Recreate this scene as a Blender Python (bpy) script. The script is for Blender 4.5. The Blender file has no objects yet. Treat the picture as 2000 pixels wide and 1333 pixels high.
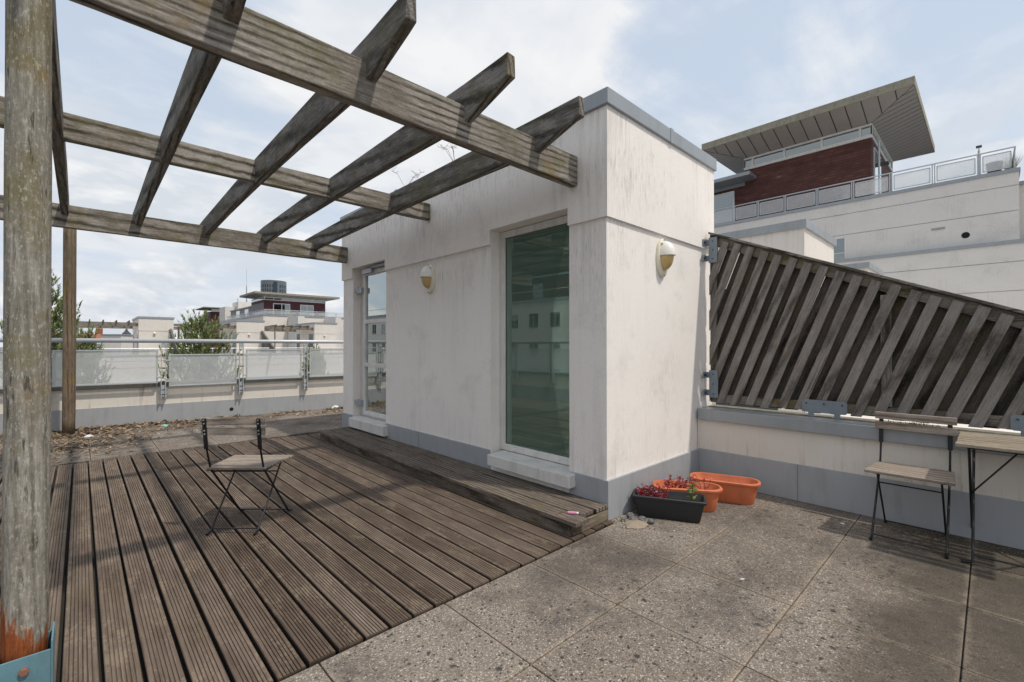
import bpy, bmesh, math, random
from mathutils import Vector, Matrix
random.seed(7)
C = bpy.context.scene.collection
R = math.radians

# ------------------------------------------------------------------ objects
def tag(o, label=None, cat=None, group=None, kind=None):
    if label: o['label'] = label
    if cat: o['category'] = cat
    if group: o['group'] = group
    if kind: o['kind'] = kind
    return o

def thing(name, label, cat, loc=(0, 0, 0), rz=0, group=None):
    o = bpy.data.objects.new(name, None); C.objects.link(o)
    o.location = loc; o.rotation_euler = (0, 0, rz); o.empty_display_size = .2
    return tag(o, label, cat, group)

def copy_tree(o, parent=None):
    c = o.copy(); C.objects.link(c)
    if parent: c.parent = parent
    for ch in o.children: copy_tree(ch, c)
    return c

class MB:
    def __init__(s): s.v = []; s.f = []; s.m = []; s.t = []; s.cm = 0; s.ct = .5; s.st = []
    def each(s, name, mats, parent=None, fn=None, **k):
        """one object per piece added to this mesh"""
        out = []; st = s.st + [(len(s.v), len(s.f))]
        for (v0, f0), (v1, f1) in zip(st[:-1], st[1:]):
            q = MB(); q.v = s.v[v0:v1]; q.f = [[i-v0 for i in f] for f in s.f[f0:f1]]; q.m = s.m[f0:f1]; q.t = s.t[f0:f1]
            out.append(fn(q, name, mats, parent) if fn else q.build(name, mats, parent, **k))
        return out
    def face(s, idx): s.f.append(idx); s.m.append(s.cm); s.t.append(s.ct)
    def poly(s, pts):
        s.st.append((len(s.v), len(s.f))); b = len(s.v); s.v += [tuple(p) for p in pts]; s.face(list(range(b, b+len(pts)))); return s
    def box(s, x0, x1, y0, y1, z0, z1):
        s.st.append((len(s.v), len(s.f))); b = len(s.v)
        s.v += [(x0,y0,z0),(x1,y0,z0),(x1,y1,z0),(x0,y1,z0),(x0,y0,z1),(x1,y0,z1),(x1,y1,z1),(x0,y1,z1)]
        for q in ((0,3,2,1),(4,5,6,7),(0,1,5,4),(1,2,6,5),(2,3,7,6),(3,0,4,7)): s.face([b+i for i in q])
        return s
    def prism(s, pts, off):
        """pts: 3d polygon, off: extrusion vector"""
        s.st.append((len(s.v), len(s.f))); b = len(s.v); n = len(pts); off = Vector(off)
        s.v += [tuple(p) for p in pts] + [tuple(Vector(p)+off) for p in pts]
        s.face([b+i for i in range(n)][::-1]); s.face([b+n+i for i in range(n)])
        for i in range(n):
            j = (i+1) % n; s.face([b+i, b+j, b+n+j, b+n+i])
        return s
    def loft(s, rings, cap=True, closed=True):
        s.st.append((len(s.v), len(s.f))); b = len(s.v); n = len(rings[0])
        for r in rings: s.v += [tuple(p) for p in r]
        for k in range(len(rings)-1):
            for i in range(n if closed else n-1):
                j = (i+1) % n
                s.face([b+k*n+i, b+k*n+j, b+(k+1)*n+j, b+(k+1)*n+i])
        if cap:
            s.face([b+i for i in range(n)][::-1]); s.face([b+(len(rings)-1)*n+i for i in range(n)])
        return s
    def tube(s, path, r, n=8, r1=None):
        path = [Vector(p) for p in path]; rings = []
        for i, p in enumerate(path):
            a = path[max(i-1, 0)]; c = path[min(i+1, len(path)-1)]
            d = (c-a).normalized()
            up = Vector((0,0,1)) if abs(d.z) < .9 else Vector((1,0,0))
            u = d.cross(up).normalized(); w = u.cross(d)
            rr = r if r1 is None else r + (r1-r)*i/(len(path)-1)
            rings.append([p + u*rr*math.cos(2*math.pi*k/n) + w*rr*math.sin(2*math.pi*k/n) for k in range(n)])
        return s.loft(rings)
    def bar(s, a, b, w, h, up=(0,0,1)):
        a = Vector(a); b = Vector(b); d = (b-a).normalized(); u = Vector(up)
        sd = d.cross(u).normalized()*w/2; u = sd.cross(d).normalized()*h/2
        return s.loft([[p+sd+u, p-sd+u, p-sd-u, p+sd-u] for p in (a, b)])
    def build(s, name, mats, parent=None, loc=None, bevel=0, smooth=False, tint=False, seg=2):
        me = bpy.data.meshes.new(name)
        me.from_pydata(s.v, [], s.f)
        if not isinstance(mats, (list, tuple)): mats = [mats]
        for m in mats: me.materials.append(m)
        me.polygons.foreach_set('material_index', s.m)
        if tint:
            at = me.attributes.new('tint', 'FLOAT', 'FACE'); at.data.foreach_set('value', s.t)
        if smooth: me.polygons.foreach_set('use_smooth', [True]*len(s.f))
        bm = bmesh.new(); bm.from_mesh(me)
        bmesh.ops.recalc_face_normals(bm, faces=bm.faces); bm.to_mesh(me); bm.free()
        me.update()
        o = bpy.data.objects.new(name, me); C.objects.link(o)
        if parent: o.parent = parent
        if loc: o.location = loc
        if bevel:
            b = o.modifiers.new('bevel', 'BEVEL'); b.width = bevel; b.segments = seg; b.limit_method = 'ANGLE'; b.angle_limit = R(40)
        return o

# ------------------------------------------------------------------ materials
class NT:
    def __init__(s, tree): s.t = tree; s.n = tree.nodes; s.l = tree.links
    def add(s, typ, props=None, **ins):
        nd = s.n.new(typ)
        for k, v in (props or {}).items(): setattr(nd, k, v)
        for k, v in ins.items():
            key = int(k[1:]) if k[0] == 'i' and k[1:].isdigit() else k.replace('_', ' ')
            sock = nd.inputs[key]
            if isinstance(v, bpy.types.NodeSocket): s.l.new(v, sock)
            else: sock.default_value = v
        return nd
    def coord(s, which='Object'): return s.add('ShaderNodeTexCoord').outputs[which]
    def map(s, vec, scale=(1,1,1), rot=(0,0,0), loc=(0,0,0)):
        return s.add('ShaderNodeMapping', Vector=vec, Scale=scale, Rotation=rot, Location=loc).outputs[0]
    def noise(s, vec, scale=5, detail=4, rough=.55, dist=0):
        return s.add('ShaderNodeTexNoise', Vector=vec, Scale=scale, Detail=detail, Roughness=rough, Distortion=dist).outputs['Fac']
    def voro(s, vec, scale, feature='F1', out='Distance', rnd=1):
        return s.add('ShaderNodeTexVoronoi', {'feature': feature}, Vector=vec, Scale=scale, Randomness=rnd).outputs[out]
    def math(s, op, a, b=0.0, clamp=False):
        return s.add('ShaderNodeMath', {'operation': op, 'use_clamp': clamp}, i0=a, i1=b).outputs[0]
    def ramp(s, fac, stops, interp='LINEAR'):
        nd = s.add('ShaderNodeValToRGB', Fac=fac); cr = nd.color_ramp; cr.interpolation = interp
        while len(cr.elements) < len(stops): cr.elements.new(.5)
        for e, (p, c) in zip(cr.elements, stops):
            e.position = p; e.color = (c, c, c, 1) if isinstance(c, (int, float)) else (*c, 1)
        return nd.outputs[0]
    def mix(s, fac, a, b, blend='MIX'):
        f = lambda c: (*c, 1) if isinstance(c, tuple) and len(c) == 3 else c
        nd = s.add('ShaderNodeMix', {'data_type': 'RGBA', 'blend_type': blend})
        for i, v in ((0, fac), (6, f(a)), (7, f(b))):
            if isinstance(v, bpy.types.NodeSocket): s.l.new(v, nd.inputs[i])
            else: nd.inputs[i].default_value = v
        return nd.outputs[2]
    def bump(s, h, strength=.3, dist=.01):
        return s.add('ShaderNodeBump', Strength=strength, Distance=dist, Height=h).outputs[0]
    def sep(s, vec): return s.add('ShaderNodeSeparateXYZ', Vector=vec).outputs

def material(name):
    m = bpy.data.materials.new(name); m.use_nodes = True
    t = NT(m.node_tree); t.b = m.node_tree.nodes['Principled BSDF']
    def fin(col, rough=.8, normal=None, metal=0, spec=None):
        for k, v in (('Base Color', col), ('Roughness', rough), ('Metallic', metal), ('Normal', normal), ('Specular IOR Level', spec)):
            if v is None: continue
            if isinstance(v, bpy.types.NodeSocket): t.l.new(v, t.b.inputs[k])
            else: t.b.inputs[k].default_value = (*v, 1) if isinstance(v, tuple) and len(v) == 3 else v
        return m
    return m, t, fin

def wood(name, axis='x', dark=(.045,.040,.034), mid=(.185,.165,.140), light=(.43,.40,.36), lichen=.5, pre=None, red=False, contrast=1.0, green=(.115,.105,.035)):
    m, t, fin = material(name)
    co = t.coord()
    rnd = t.add('ShaderNodeObjectInfo').outputs['Random']
    co = t.add('ShaderNodeVectorMath', {'operation': 'ADD'}, i0=co, i1=t.add('ShaderNodeCombineXYZ', X=t.math('MULTIPLY', rnd, 37.0), Y=t.math('MULTIPLY', rnd, 11.0), Z=t.math('MULTIPLY', rnd, 5.0)).outputs[0]).outputs[0]
    raw = co
    if pre: co = t.map(co, rot=pre)
    sc = {'x': (2.2,26,26), 'y': (26,2.2,26), 'z': (26,26,2.2)}[axis]
    g1 = t.math('ADD', t.math('MULTIPLY', t.noise(t.map(co, sc), 3.4, 8, .78), .8), t.math('MULTIPLY', t.noise(t.map(co, loc=(2,2,2)), 60, 4, .75), .2))
    ti = {'x': (0,.055,.045), 'y': (.05,0,.045), 'z': (.05,.045,0)}[axis]
    wv = t.map(co, rot=ti, loc=(.06,.05,.07))
    g2 = t.add('ShaderNodeTexWave', {'wave_type': 'RINGS', 'rings_direction': {'x':'X','y':'Y','z':'Z'}[axis]}, Vector=wv, Scale=8, Distortion=1.5, Detail=3, Detail_Scale=1.0, Detail_Roughness=.6).outputs['Fac']
    g2 = t.ramp(g2, [(.0, 0), (.30, .75), (.7, 1)])
    where = t.ramp(t.noise(t.map(raw, loc=(5,5,5)), 1.9, 3), [(.40, .15), (.58, 1)])
    blot = t.noise(raw, 3.4, 7, .74)
    f = t.math('ADD', t.math('MULTIPLY', t.math('SUBTRACT', g1, .5), 1.25), t.math('MULTIPLY', t.math('MULTIPLY', t.math('SUBTRACT', g2, .62), where), .42*contrast))
    f = t.math('ADD', t.math('ADD', f, .5), t.math('MULTIPLY', t.math('SUBTRACT', blot, .5), .35))
    col = t.ramp(f, [(.20, dark), (.5, mid), (.82, light)])
    kv = t.map(co, {'x': (.8,3.6,3.6), 'y': (3.6,.8,3.6), 'z': (3.6,3.6,.8)}[axis], loc=(.3,.6,.2))
    kd = t.math('ADD', t.voro(kv, 1.9), t.math('MULTIPLY', t.math('SUBTRACT', t.noise(raw, 14, 3), .5), .10))
    col = t.mix(t.ramp(kd, [(.03, .8), (.05, .2), (.06, .5), (.085, 0)]), col, dark)
    # dark drying cracks along the grain
    ck = t.noise(t.map(co, {'x': (.30,24,24), 'y': (24,.30,24), 'z': (24,24,.30)}[axis]), 2.0, 3, .5)
    crack = t.ramp(ck, [(.285, 1), (.315, 0)])
    col = t.mix(t.math('MULTIPLY', crack, .85), col, (.012,.010,.008))
    lm = t.ramp(t.math('ADD', t.noise(raw, 3.1, 5, .65), t.math('MULTIPLY', t.noise(raw, 38, 3, .7), .25)), [(.62, 0), (.76, 1)])
    col = t.mix(t.math('MULTIPLY', lm, lichen), col, green)
    lo = t.ramp(t.math('ADD', t.noise(t.map(raw, loc=(9,3,1)), 2.6, 4, .6), t.math('MULTIPLY', t.noise(raw, 55, 2, .7), .2)), [(.70, 0), (.80, 1)])
    col = t.mix(t.math('MULTIPLY', lo, lichen*.8), col, (.25,.15,.035))
    sp = t.ramp(t.noise(raw, 85, 2, .6), [(.66, 0), (.72, 1)])
    col = t.mix(t.math('MULTIPLY', sp, .35), col, (.42,.40,.34))
    if red:
        sp2 = t.ramp(t.noise(t.map(raw, (1,1,.45)), 110, 3, .7), [(.56, 0), (.64, 1)]); col = t.mix(t.math('MULTIPLY', sp2, .5), col, (.50,.48,.42))
        sp3 = t.ramp(t.noise(t.map(raw, (1,1,.12)), 60, 3, .7), [(.33, 1), (.40, 0)]); col = t.mix(t.math('MULTIPLY', sp3, .7), col, (.03,.026,.02))
        z = t.sep(t.coord())[2]; x = t.sep(t.coord())[0]
        mk = t.math('SUBTRACT', t.math('ADD', t.math('MULTIPLY', t.noise(t.map(co, (16,16,3.0)), 1.4, 6, .72), .55), .49), t.math('MULTIPLY', z, 1.25))
        mk = t.math('SUBTRACT', mk, t.math('MULTIPLY', t.math('ADD', x, 0.0), 1.6))
        mk = t.ramp(mk, [(.25, 0), (.30, 1)])
        col = t.mix(mk, col, t.mix(t.ramp(g1, [(.35, 0), (.65, 1)]), (.10,.026,.010), (.38,.115,.035)))
    hgt = t.math('SUBTRACT', t.math('ADD', t.math('MULTIPLY', g1, 1.0), t.math('MULTIPLY', g2, .10)), t.math('MULTIPLY', crack, 1.0))
    return fin(col, .9, t.bump(hgt, .55, .004), spec=.2)

def plain(name, col, rough=.5, metal=0, vary=.12, scale=6, bump=0, dirt=0):
    m, t, fin = material(name)
    co = t.coord(); n = t.noise(co, scale, 5, .6)
    c = t.mix(n, tuple(max(0, k*(1-vary)) for k in col), tuple(min(1, k*(1+vary)) for k in col))
    if dirt:
        d = t.ramp(t.noise(t.map(co, (5,5,1.1)), 2.0, 5, .65), [(.48, 0), (.72, 1)])
        c = t.mix(t.math('MULTIPLY', d, dirt), c, (.07,.06,.045))
    r = t.math('ADD', rough-.06, t.math('MULTIPLY', t.noise(co, 14, 3), .12))
    return fin(c, r, t.bump(t.noise(co, scale*22, 3), bump, .003) if bump else None, metal)

def stucco(name, col=(.60,.56,.53), streak=.5, bump=.5):
    m, t, fin = material(name)
    co = t.coord()
    fine = t.noise(co, 160, 3, .7); med = t.noise(co, 1.4, 5, .6)
    c = t.mix(med, tuple(k*.93 for k in col), tuple(min(1, k*1.05) for k in col))
    c = t.mix(t.math('MULTIPLY', t.ramp(fine, [(.35, 1), (.55, 0)]), .14), c, tuple(k*.62 for k in col))
    zf = t.ramp(t.math('DIVIDE', t.sep(co)[2], 3.3), [(.08, .75), (.2, .28), (.52, .2), (.695, .8), (.715, .22), (.97, 1)])
    st = t.noise(t.map(co, (9,9,.5)), 1.6, 6, .72)
    amt = t.noise(t.map(co, loc=(3,5,7)), .8, 3)
    sm = t.ramp(t.math('ADD', t.math('MULTIPLY', st, .7), t.math('MULTIPLY', amt, .5)), [(.64, 0), (.88, 1)])
    c = t.mix(t.math('MULTIPLY', sm, t.math('MULTIPLY', zf, streak*1.25)), c, (.27,.25,.23))
    s2 = t.ramp(t.math('ADD', t.math('MULTIPLY', t.noise(t.map(co, (46,46,6.0)), 1.3, 5, .72), .7), t.math('MULTIPLY', t.noise(t.map(co, loc=(1,7,3)), 1.1, 3), .45)), [(.62, 0), (.76, 1)])
    c = t.mix(t.math('MULTIPLY', s2, t.math('MULTIPLY', zf, streak*1.25)), c, (.22,.20,.185))
    pt = t.ramp(t.noise(t.map(co, loc=(8,1,4)), 2.3, 6, .72), [(.55, 0), (.75, 1)])
    c = t.mix(t.math('MULTIPLY', pt, streak*.45), c, (.36,.33,.30))
    s3 = t.noise(t.map(co, (150,150,26)), 1.0, 3, .6)
    c = t.mix(t.math('MULTIPLY', t.ramp(s3, [(.36, 1), (.52, 0)]), .15), c, tuple(k*.6 for k in col))
    return fin(c, .92, t.bump(t.math('ADD', fine, t.math('MULTIPLY', t.noise(co, 60, 2), .5)), bump, .004), spec=.2)

def stained_stucco(name):
    """low parapets: warm lime render with ochre and algae runs below the coping"""
    m, t, fin = material(name)
    co = t.coord(); z = t.sep(co)[2]
    fine = t.noise(co, 150, 3, .7); med = t.noise(co, 1.8, 5, .6)
    c = t.mix(med, (.64,.60,.54), (.80,.76,.70))
    c = t.mix(t.math('MULTIPLY', t.ramp(fine, [(.35, 1), (.55, 0)]), .25), c, (.36,.33,.29))
    run = t.noise(t.map(co, (7,7,.4)), 2.0, 6, .75)
    low = t.ramp(z, [(.33, 1), (.46, .2), (.62, .45)])
    mk = t.math('MULTIPLY', t.ramp(run, [(.54, 0), (.74, 1)]), low)
    c = t.mix(t.math('MULTIPLY', mk, .8), c, (.42,.32,.19))
    r2 = t.ramp(t.noise(t.map(co, (3.2,3.2,.3), loc=(4,1,0)), 1.6, 5, .7), [(.62, 0), (.76, 1)])
    c = t.mix(t.math('MULTIPLY', r2, .85), c, (.12,.10,.045))
    return fin(c, .93, t.bump(fine, .5, .004), spec=.2)

def deck_mat():
    m, t, fin = material('weathered_deck_timber')
    co = t.coord(); tint = t.add('ShaderNodeAttribute', {'attribute_name': 'tint'}).outputs['Fac']
    off = t.add('ShaderNodeCombineXYZ', X=0.0, Y=t.math('MULTIPLY', tint, 60.0), Z=0.0).outputs[0]
    v = t.add('ShaderNodeVectorMath', {'operation': 'ADD'}, i0=co, i1=off).outputs[0]
    g = t.noise(t.map(v, (46,1.3,10)), 2.0, 7, .74)
    b = t.noise(t.map(v, (5,1.6,1)), 1.3, 5, .65)
    f = t.math('ADD', t.math('MULTIPLY', g, .62), t.math('MULTIPLY', b, .38))
    f = t.math('ADD', f, t.math('MULTIPLY', t.math('SUBTRACT', tint, .5), .13))
    c = t.ramp(f, [(.28, (.042,.029,.021)), (.46, (.108,.077,.058)), (.62, (.178,.135,.106)), (.80, (.33,.275,.23))])
    worn = t.ramp(t.math('ADD', t.noise(t.map(v, (2.2,1,1)), 2.6, 5, .7), t.math('MULTIPLY', t.noise(t.map(v, (1.6,.8,1)), 52, 4, .75), .65)), [(.86, 0), (.98, 1)])
    c = t.mix(t.math('MULTIPLY', worn, .32), c, (.36,.29,.20))
    gx = t.sep(co)[0]
    gr = t.math('MULTIPLY', t.ramp(t.noise(v, 1.5, 5, .6), [(.45, 0), (.7, 1)]), t.ramp(t.math('MULTIPLY', t.math('ADD', gx, .8), .5), [(.05, .9), (.75, .12)]))
    c = t.mix(t.math('MULTIPLY', gr, .5), c, (.105,.095,.035))
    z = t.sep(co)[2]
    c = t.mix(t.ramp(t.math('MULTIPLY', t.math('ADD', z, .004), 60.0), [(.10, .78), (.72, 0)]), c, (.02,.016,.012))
    w = t.voro(co, 2.7); wm = t.ramp(t.math('ADD', w, t.math('MULTIPLY', t.noise(co, 60, 2), .05)), [(.062, 1), (.075, 0)])
    sel = t.ramp(t.sep(t.voro(co, 2.7, out='Color'))[0], [(.80, 0), (.82, 1)])
    c = t.mix(t.math('MULTIPLY', wm, sel), c, (.62,.60,.57))
    return fin(c, .85, t.bump(g, .5, .003), spec=.25)

def paving_mat():
    m, t, fin = material('exposed_aggregate_paving')
    co = t.coord(); tint = t.add('ShaderNodeAttribute', {'attribute_name': 'tint'}).outputs['Fac']
    x, y, z = t.sep(co)
    cell = t.sep(t.voro(co, 175, out='Color')); cd = t.voro(co, 175)
    big = t.noise(co, .9, 5, .62); mid = t.noise(t.map(co, loc=(3,8,1)), 3.2, 6, .7)
    base = t.mix(mid, (.165,.128,.101), (.315,.252,.202))
    base = t.mix(t.math('MULTIPLY', t.math('SUBTRACT', tint, .30), .7, True), base, (.36,.315,.265))
    peb = t.ramp(cell[0], [(0, (.07,.06,.05)), (.35, (.18,.15,.125)), (.7, (.28,.24,.198)), (.93, (.42,.38,.335)), (.975, (.74,.70,.64))])
    c = t.mix(.58, base, peb)
    grit = t.noise(co, 260, 2, .7)
    c = t.mix(t.math('MULTIPLY', t.ramp(grit, [(.38, 1), (.5, 0)]), .4), c, (.075,.066,.058))
    # black lichen discs of many sizes
    for sc, th, se in ((14, .17, .86), (31, .25, .80), (7, .11, .90), (60, .30, .74)):
        v = t.voro(co, sc); s0 = t.sep(t.voro(co, sc, out='Color'))
        mk = t.math('MULTIPLY', t.ramp(t.math('ADD', v, t.math('MULTIPLY', t.math('SUBTRACT', t.noise(co, 55, 4, .7), .5), .34)), [(th-.03, 1), (th+.09, 0)]), t.ramp(s0[1], [(se, 0), (se+.02, 1)]))
        mk = t.math('MULTIPLY', mk, t.ramp(t.noise(t.map(co, loc=(1,2,8)), 1.3, 2), [(.36, .2), (.48, 1)]))
        c = t.mix(t.math('MULTIPLY', mk, .85), c, (.035,.033,.033))
    # grimy patches
    big2 = t.noise(t.map(co, loc=(6,2,9)), 1.9, 6, .7)
    c = t.mix(t.math('MULTIPLY', t.ramp(t.math('ADD', big2, t.math('MULTIPLY', t.noise(co, 30, 4, .75), .25)), [(.66, 0), (.84, 1)]), .75), c, (.055,.05,.047))
    dirt = t.ramp(t.math('ADD', big, t.math('MULTIPLY', t.noise(co, 22, 5, .75), .3)), [(.58, 0), (.80, 1)])
    c = t.mix(t.math('MULTIPLY', dirt, .7), c, (.07,.062,.055))
    shade_stain = t.ramp(t.math('ADD', t.math('MULTIPLY', t.math('SUBTRACT', .62, y), 1.7), t.math('MULTIPLY', t.math('SUBTRACT', t.noise(co, 2.4, 6, .7), .5), 1.5)), [(.10, 0), (.55, 1)])  # soft shadow over mossy staining, painted into the right foreground paving
    shade_stain = t.math('MULTIPLY', shade_stain, t.ramp(t.math('MULTIPLY', x, .25), [(.42, 0), (.62, 1)]))
    c = t.mix(t.math('MULTIPLY', shade_stain, .82), c, t.mix(t.noise(co, 9, 4), (.040,.036,.031), (.105,.085,.062)))
    # sandy joints edges
    jx = t.math('ABSOLUTE', t.math('SUBTRACT', t.math('FRACT', t.math('DIVIDE', t.math('SUBTRACT', x, .745-6.47), .647)), .5))
    jy = t.math('ABSOLUTE', t.math('SUBTRACT', t.math('FRACT', t.math('DIVIDE', t.math('SUBTRACT', y, 1.98-6.28), .628)), .5))
    e = t.ramp(t.math('ADD', t.math('MAXIMUM', jx, jy), t.math('MULTIPLY', t.math('SUBTRACT', t.noise(co, 6, 6, .8), .5), .22)), [(.46, 0), (.53, 1)])
    c = t.mix(t.math('MULTIPLY', e, .38), c, (.46,.37,.27))
    # lime droppings
    v = t.voro(t.map(co, loc=(.4,.1,0)), 3.1); s0 = t.sep(t.voro(t.map(co, loc=(.4,.1,0)), 3.1, out='Color'))
    mk = t.math('MULTIPLY', t.ramp(t.math('ADD', v, t.math('MULTIPLY', t.noise(co, 45, 3), .13)), [(.105, 1), (.125, 0)]), t.ramp(s0[2], [(.55, 0), (.57, 1)]))
    c = t.mix(t.math('MULTIPLY', mk, .85), c, (.66,.65,.62))
    h = t.math('ADD', t.math('MULTIPLY', cd, -1.2), t.math('MULTIPLY', grit, .5))
    return fin(c, .93, t.bump(h, .6, .004), spec=.2)

def glass_mat(name, tintc, refl=.16, rough=.0, haze=.0, film=(.4,.5,.45)):
    m, t, fin = material(name)
    out = t.n['Material Output']
    tr = t.add('ShaderNodeBsdfTransparent', Color=(*tintc, 1)).outputs[0]
    gl = t.add('ShaderNodeBsdfGlossy', Color=(.92,.97,.95,1), Roughness=rough).outputs[0]
    fr = t.add('ShaderNodeFresnel', IOR=1.5).outputs[0]
    f = t.math('ADD', t.math('MULTIPLY', fr, 1.6), refl, True)
    df = t.add('ShaderNodeBsdfDiffuse', Color=(*film, 1)).outputs[0]
    mx = t.add('ShaderNodeMixShader', Fac=f, i1=tr, i2=gl).outputs[0]
    mx = t.add('ShaderNodeMixShader', Fac=haze, i1=mx, i2=df).outputs[0]  # dust film whose pale green also stands in for interior light
    t.l.new(mx, out.inputs['Surface']); return m

def frosted_mat(name):
    m, t, fin = material(name)
    out = t.n['Material Output']
    co = t.coord(); n = t.noise(t.map(co, (1,1,1)), 2.3, 5, .65)
    dots = t.ramp(t.noise(co, 120, 2), [(.45, 0), (.62, 1)])
    tr = t.add('ShaderNodeBsdfTransparent', Color=(.96,.97,.97,1)).outputs[0]
    df = t.add('ShaderNodeBsdfDiffuse', Color=(.90,.91,.91,1)).outputs[0]
    tl = t.add('ShaderNodeBsdfTranslucent', Color=(.90,.91,.91,1)).outputs[0]
    gl = t.add('ShaderNodeBsdfGlossy', Roughness=.08).outputs[0]
    d2 = t.add('ShaderNodeMixShader', Fac=.5, i1=df, i2=tl).outputs[0]
    f = t.math('ADD', .20, t.math('MULTIPLY', n, .20))
    a = t.add('ShaderNodeMixShader', Fac=t.math('ADD', f, t.math('MULTIPLY', dots, .08)), i1=tr, i2=d2).outputs[0]
    b = t.add('ShaderNodeMixShader', Fac=.06, i1=a, i2=gl).outputs[0]
    t.l.new(b, out.inputs['Surface']); return m

def leafmat(name, a, b, trans=.3):
    m, t, fin = material(name)
    tint = t.add('ShaderNodeAttribute', {'attribute_name': 'tint'}).outputs['Fac']
    c = t.mix(tint, a, b)
    fin(c, .7)
    out = t.n['Material Output']
    tl = t.add('ShaderNodeBsdfTranslucent', Color=c).outputs[0]
    mx = t.add('ShaderNodeMixShader', Fac=trans, i1=t.b.outputs[0], i2=tl).outputs[0]
    t.l.new(mx, out.inputs['Surface']); return m

def cladding_mat():
    m, t, fin = material('red_brown_cladding')
    co = t.coord(); z = t.sep(co)[2]
    brd = t.math('FRACT', t.math('MULTIPLY', z, 6.2)); idb = t.math('FLOOR', t.math('MULTIPLY', z, 6.2))
    v = t.add('ShaderNodeCombineXYZ', X=t.sep(co)[0], Y=t.sep(co)[1], Z=t.math('MULTIPLY', idb, 3.7)).outputs[0]
    n = t.noise(t.map(v, (.5,.5,1)), 1.6, 5, .7)
    c = t.ramp(n, [(.3, (.060,.021,.017)), (.52, (.105,.038,.030)), (.66, (.15,.062,.047)), (.80, (.36,.23,.17))])
    c = t.mix(t.ramp(brd, [(.84, 0), (.92, .85)]), c, (.012,.006,.006))
    return fin(c, .8, t.bump(t.ramp(brd, [(.84, 1), (.95, 0)]), .5, .02))

M = {}
for ax in 'xyz':
    M['wood_'+ax] = wood('weathered_timber_'+ax, ax)
    M['rafter_'+ax] = wood('dark_weathered_timber_'+ax, ax, (.034,.031,.028), (.120,.110,.098), (.33,.31,.285), .35)
M['post'] = wood('mossy_post_timber', 'z', (.070,.064,.052), (.215,.20,.168), (.46,.435,.385), .62, contrast=.35, green=(.155,.13,.045), red=True)
M['post2'] = wood('brown_post_timber', 'z', (.05,.036,.024), (.145,.108,.076), (.26,.205,.15), .45)
SL = math.atan2(.504, 1.312)
M['slat'] = wood('weathered_slat_timber', 'z', (.060,.053,.048), (.195,.175,.158), (.33,.305,.28), .15, contrast=.8, pre=(-SL,0,0), green=(.11,.115,.07))
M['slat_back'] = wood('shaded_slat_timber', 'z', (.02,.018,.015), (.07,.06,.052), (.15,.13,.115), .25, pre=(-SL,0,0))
M['screen_frame'] = wood('screen_frame_timber', 'y', (.05,.043,.036), (.14,.122,.10), (.28,.25,.21), .6)
M['step_y'] = wood('step_timber', 'y', (.035,.028,.022), (.115,.092,.075), (.26,.22,.185), .2)
M['step_x'] = wood('step_end_timber', 'x', (.05,.04,.03), (.17,.135,.105), (.34,.28,.22), .2)
M['chair_wood'] = wood('chair_slat_timber', 'x', (.14,.11,.085), (.265,.22,.18), (.43,.375,.32), .0)
M['table_wood'] = wood('table_slat_timber', 'y', (.11,.085,.06), (.25,.205,.155), (.45,.39,.31), .1)
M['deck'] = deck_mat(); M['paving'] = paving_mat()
M['stucco'] = stucco('white_render', (.89,.845,.80), .58)
M['stucco_far'] = stucco('pale_render_far', (.72,.675,.625), .35, .2)
M['stucco_b'] = stucco('grey_beige_render', (.69,.665,.63), .32, .2)
M['stained'] = stained_stucco('stained_render')
M['flash'] = plain('grey_blue_flashing', (.35,.365,.385), .45, 0, .10, 1.5, dirt=.16)
M['coping'] = plain('grey_metal_coping', (.30,.325,.345), .4, .15, .14, 3, dirt=.15)
M['groove'] = plain('shadow_joint', (.20,.18,.165), .9)
M['copetop'] = plain('lichen_coping_stone', (.20,.18,.14), .9, 0, .3, 12, .4, .4)
M['white'] = plain('white_frame_paint', (.70,.685,.655), .45, 0, .06, 4, dirt=.25)
M['sill'] = plain('white_sill_stone', (.66,.64,.61), .7, 0, .1, 7, .2, .22)
M['steel'] = plain('galvanised_steel', (.40,.43,.46), .45, .55, .18, 18)
M['railsteel'] = plain('pale_grey_steel', (.47,.50,.52), .4, .25, .1, 9, dirt=.1)
M['bracket'] = plain('blue_grey_galvanised_plate', (.215,.255,.29), .5, .35, .2, 14, .2, .2)
M['bolt'] = plain('dark_bolt', (.06,.06,.065), .5, .6)
M['rustbolt'] = plain('rusty_bolt', (.30,.15,.11), .6, .4, .4, 90)
M['blue'] = plain('faded_blue_paint', (.12,.25,.30), .6, 0, .30, 7, .2, .35)
M['black_metal'] = plain('black_powder_coat', (.014,.014,.016), .45, .2)
M['terracotta'] = plain('terracotta_plastic', (.62,.165,.065), .6, 0, .14, 5, dirt=.28)
M['black_plastic'] = plain('black_plastic', (.022,.023,.025), .55, 0, .2, 9, .1)
M['soil'] = plain('dry_soil', (.05,.038,.028), .95, 0, .5, 40, .8)
M['cream'] = plain('cream_plastic', (.74,.68,.54), .4, 0, .06, 8)
M['creamw'] = plain('white_plastic', (.78,.76,.70), .4, 0, .06, 8)
M['amber'] = plain('yellowed_lens', (.52,.37,.15), .25, 0, .15, 12)
M['black'] = plain('black_hole', (.008,.008,.008), .9)
M['glass'] = glass_mat('green_window_glass', (.80,.95,.86), .07, haze=.09, film=(.50,.68,.58))
M['doorglass'] = glass_mat('door_glass', (.55,.64,.62), .36, haze=.06)
M['farglass'] = glass_mat('far_window_glass', (.30,.37,.40), .20)
M['frosted'] = frosted_mat('printed_glass_panel')
M['inner'] = plain('interior_paint', (.82,.84,.80), .8)
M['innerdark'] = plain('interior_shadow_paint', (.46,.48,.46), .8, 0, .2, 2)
M['clad'] = cladding_mat()
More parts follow.
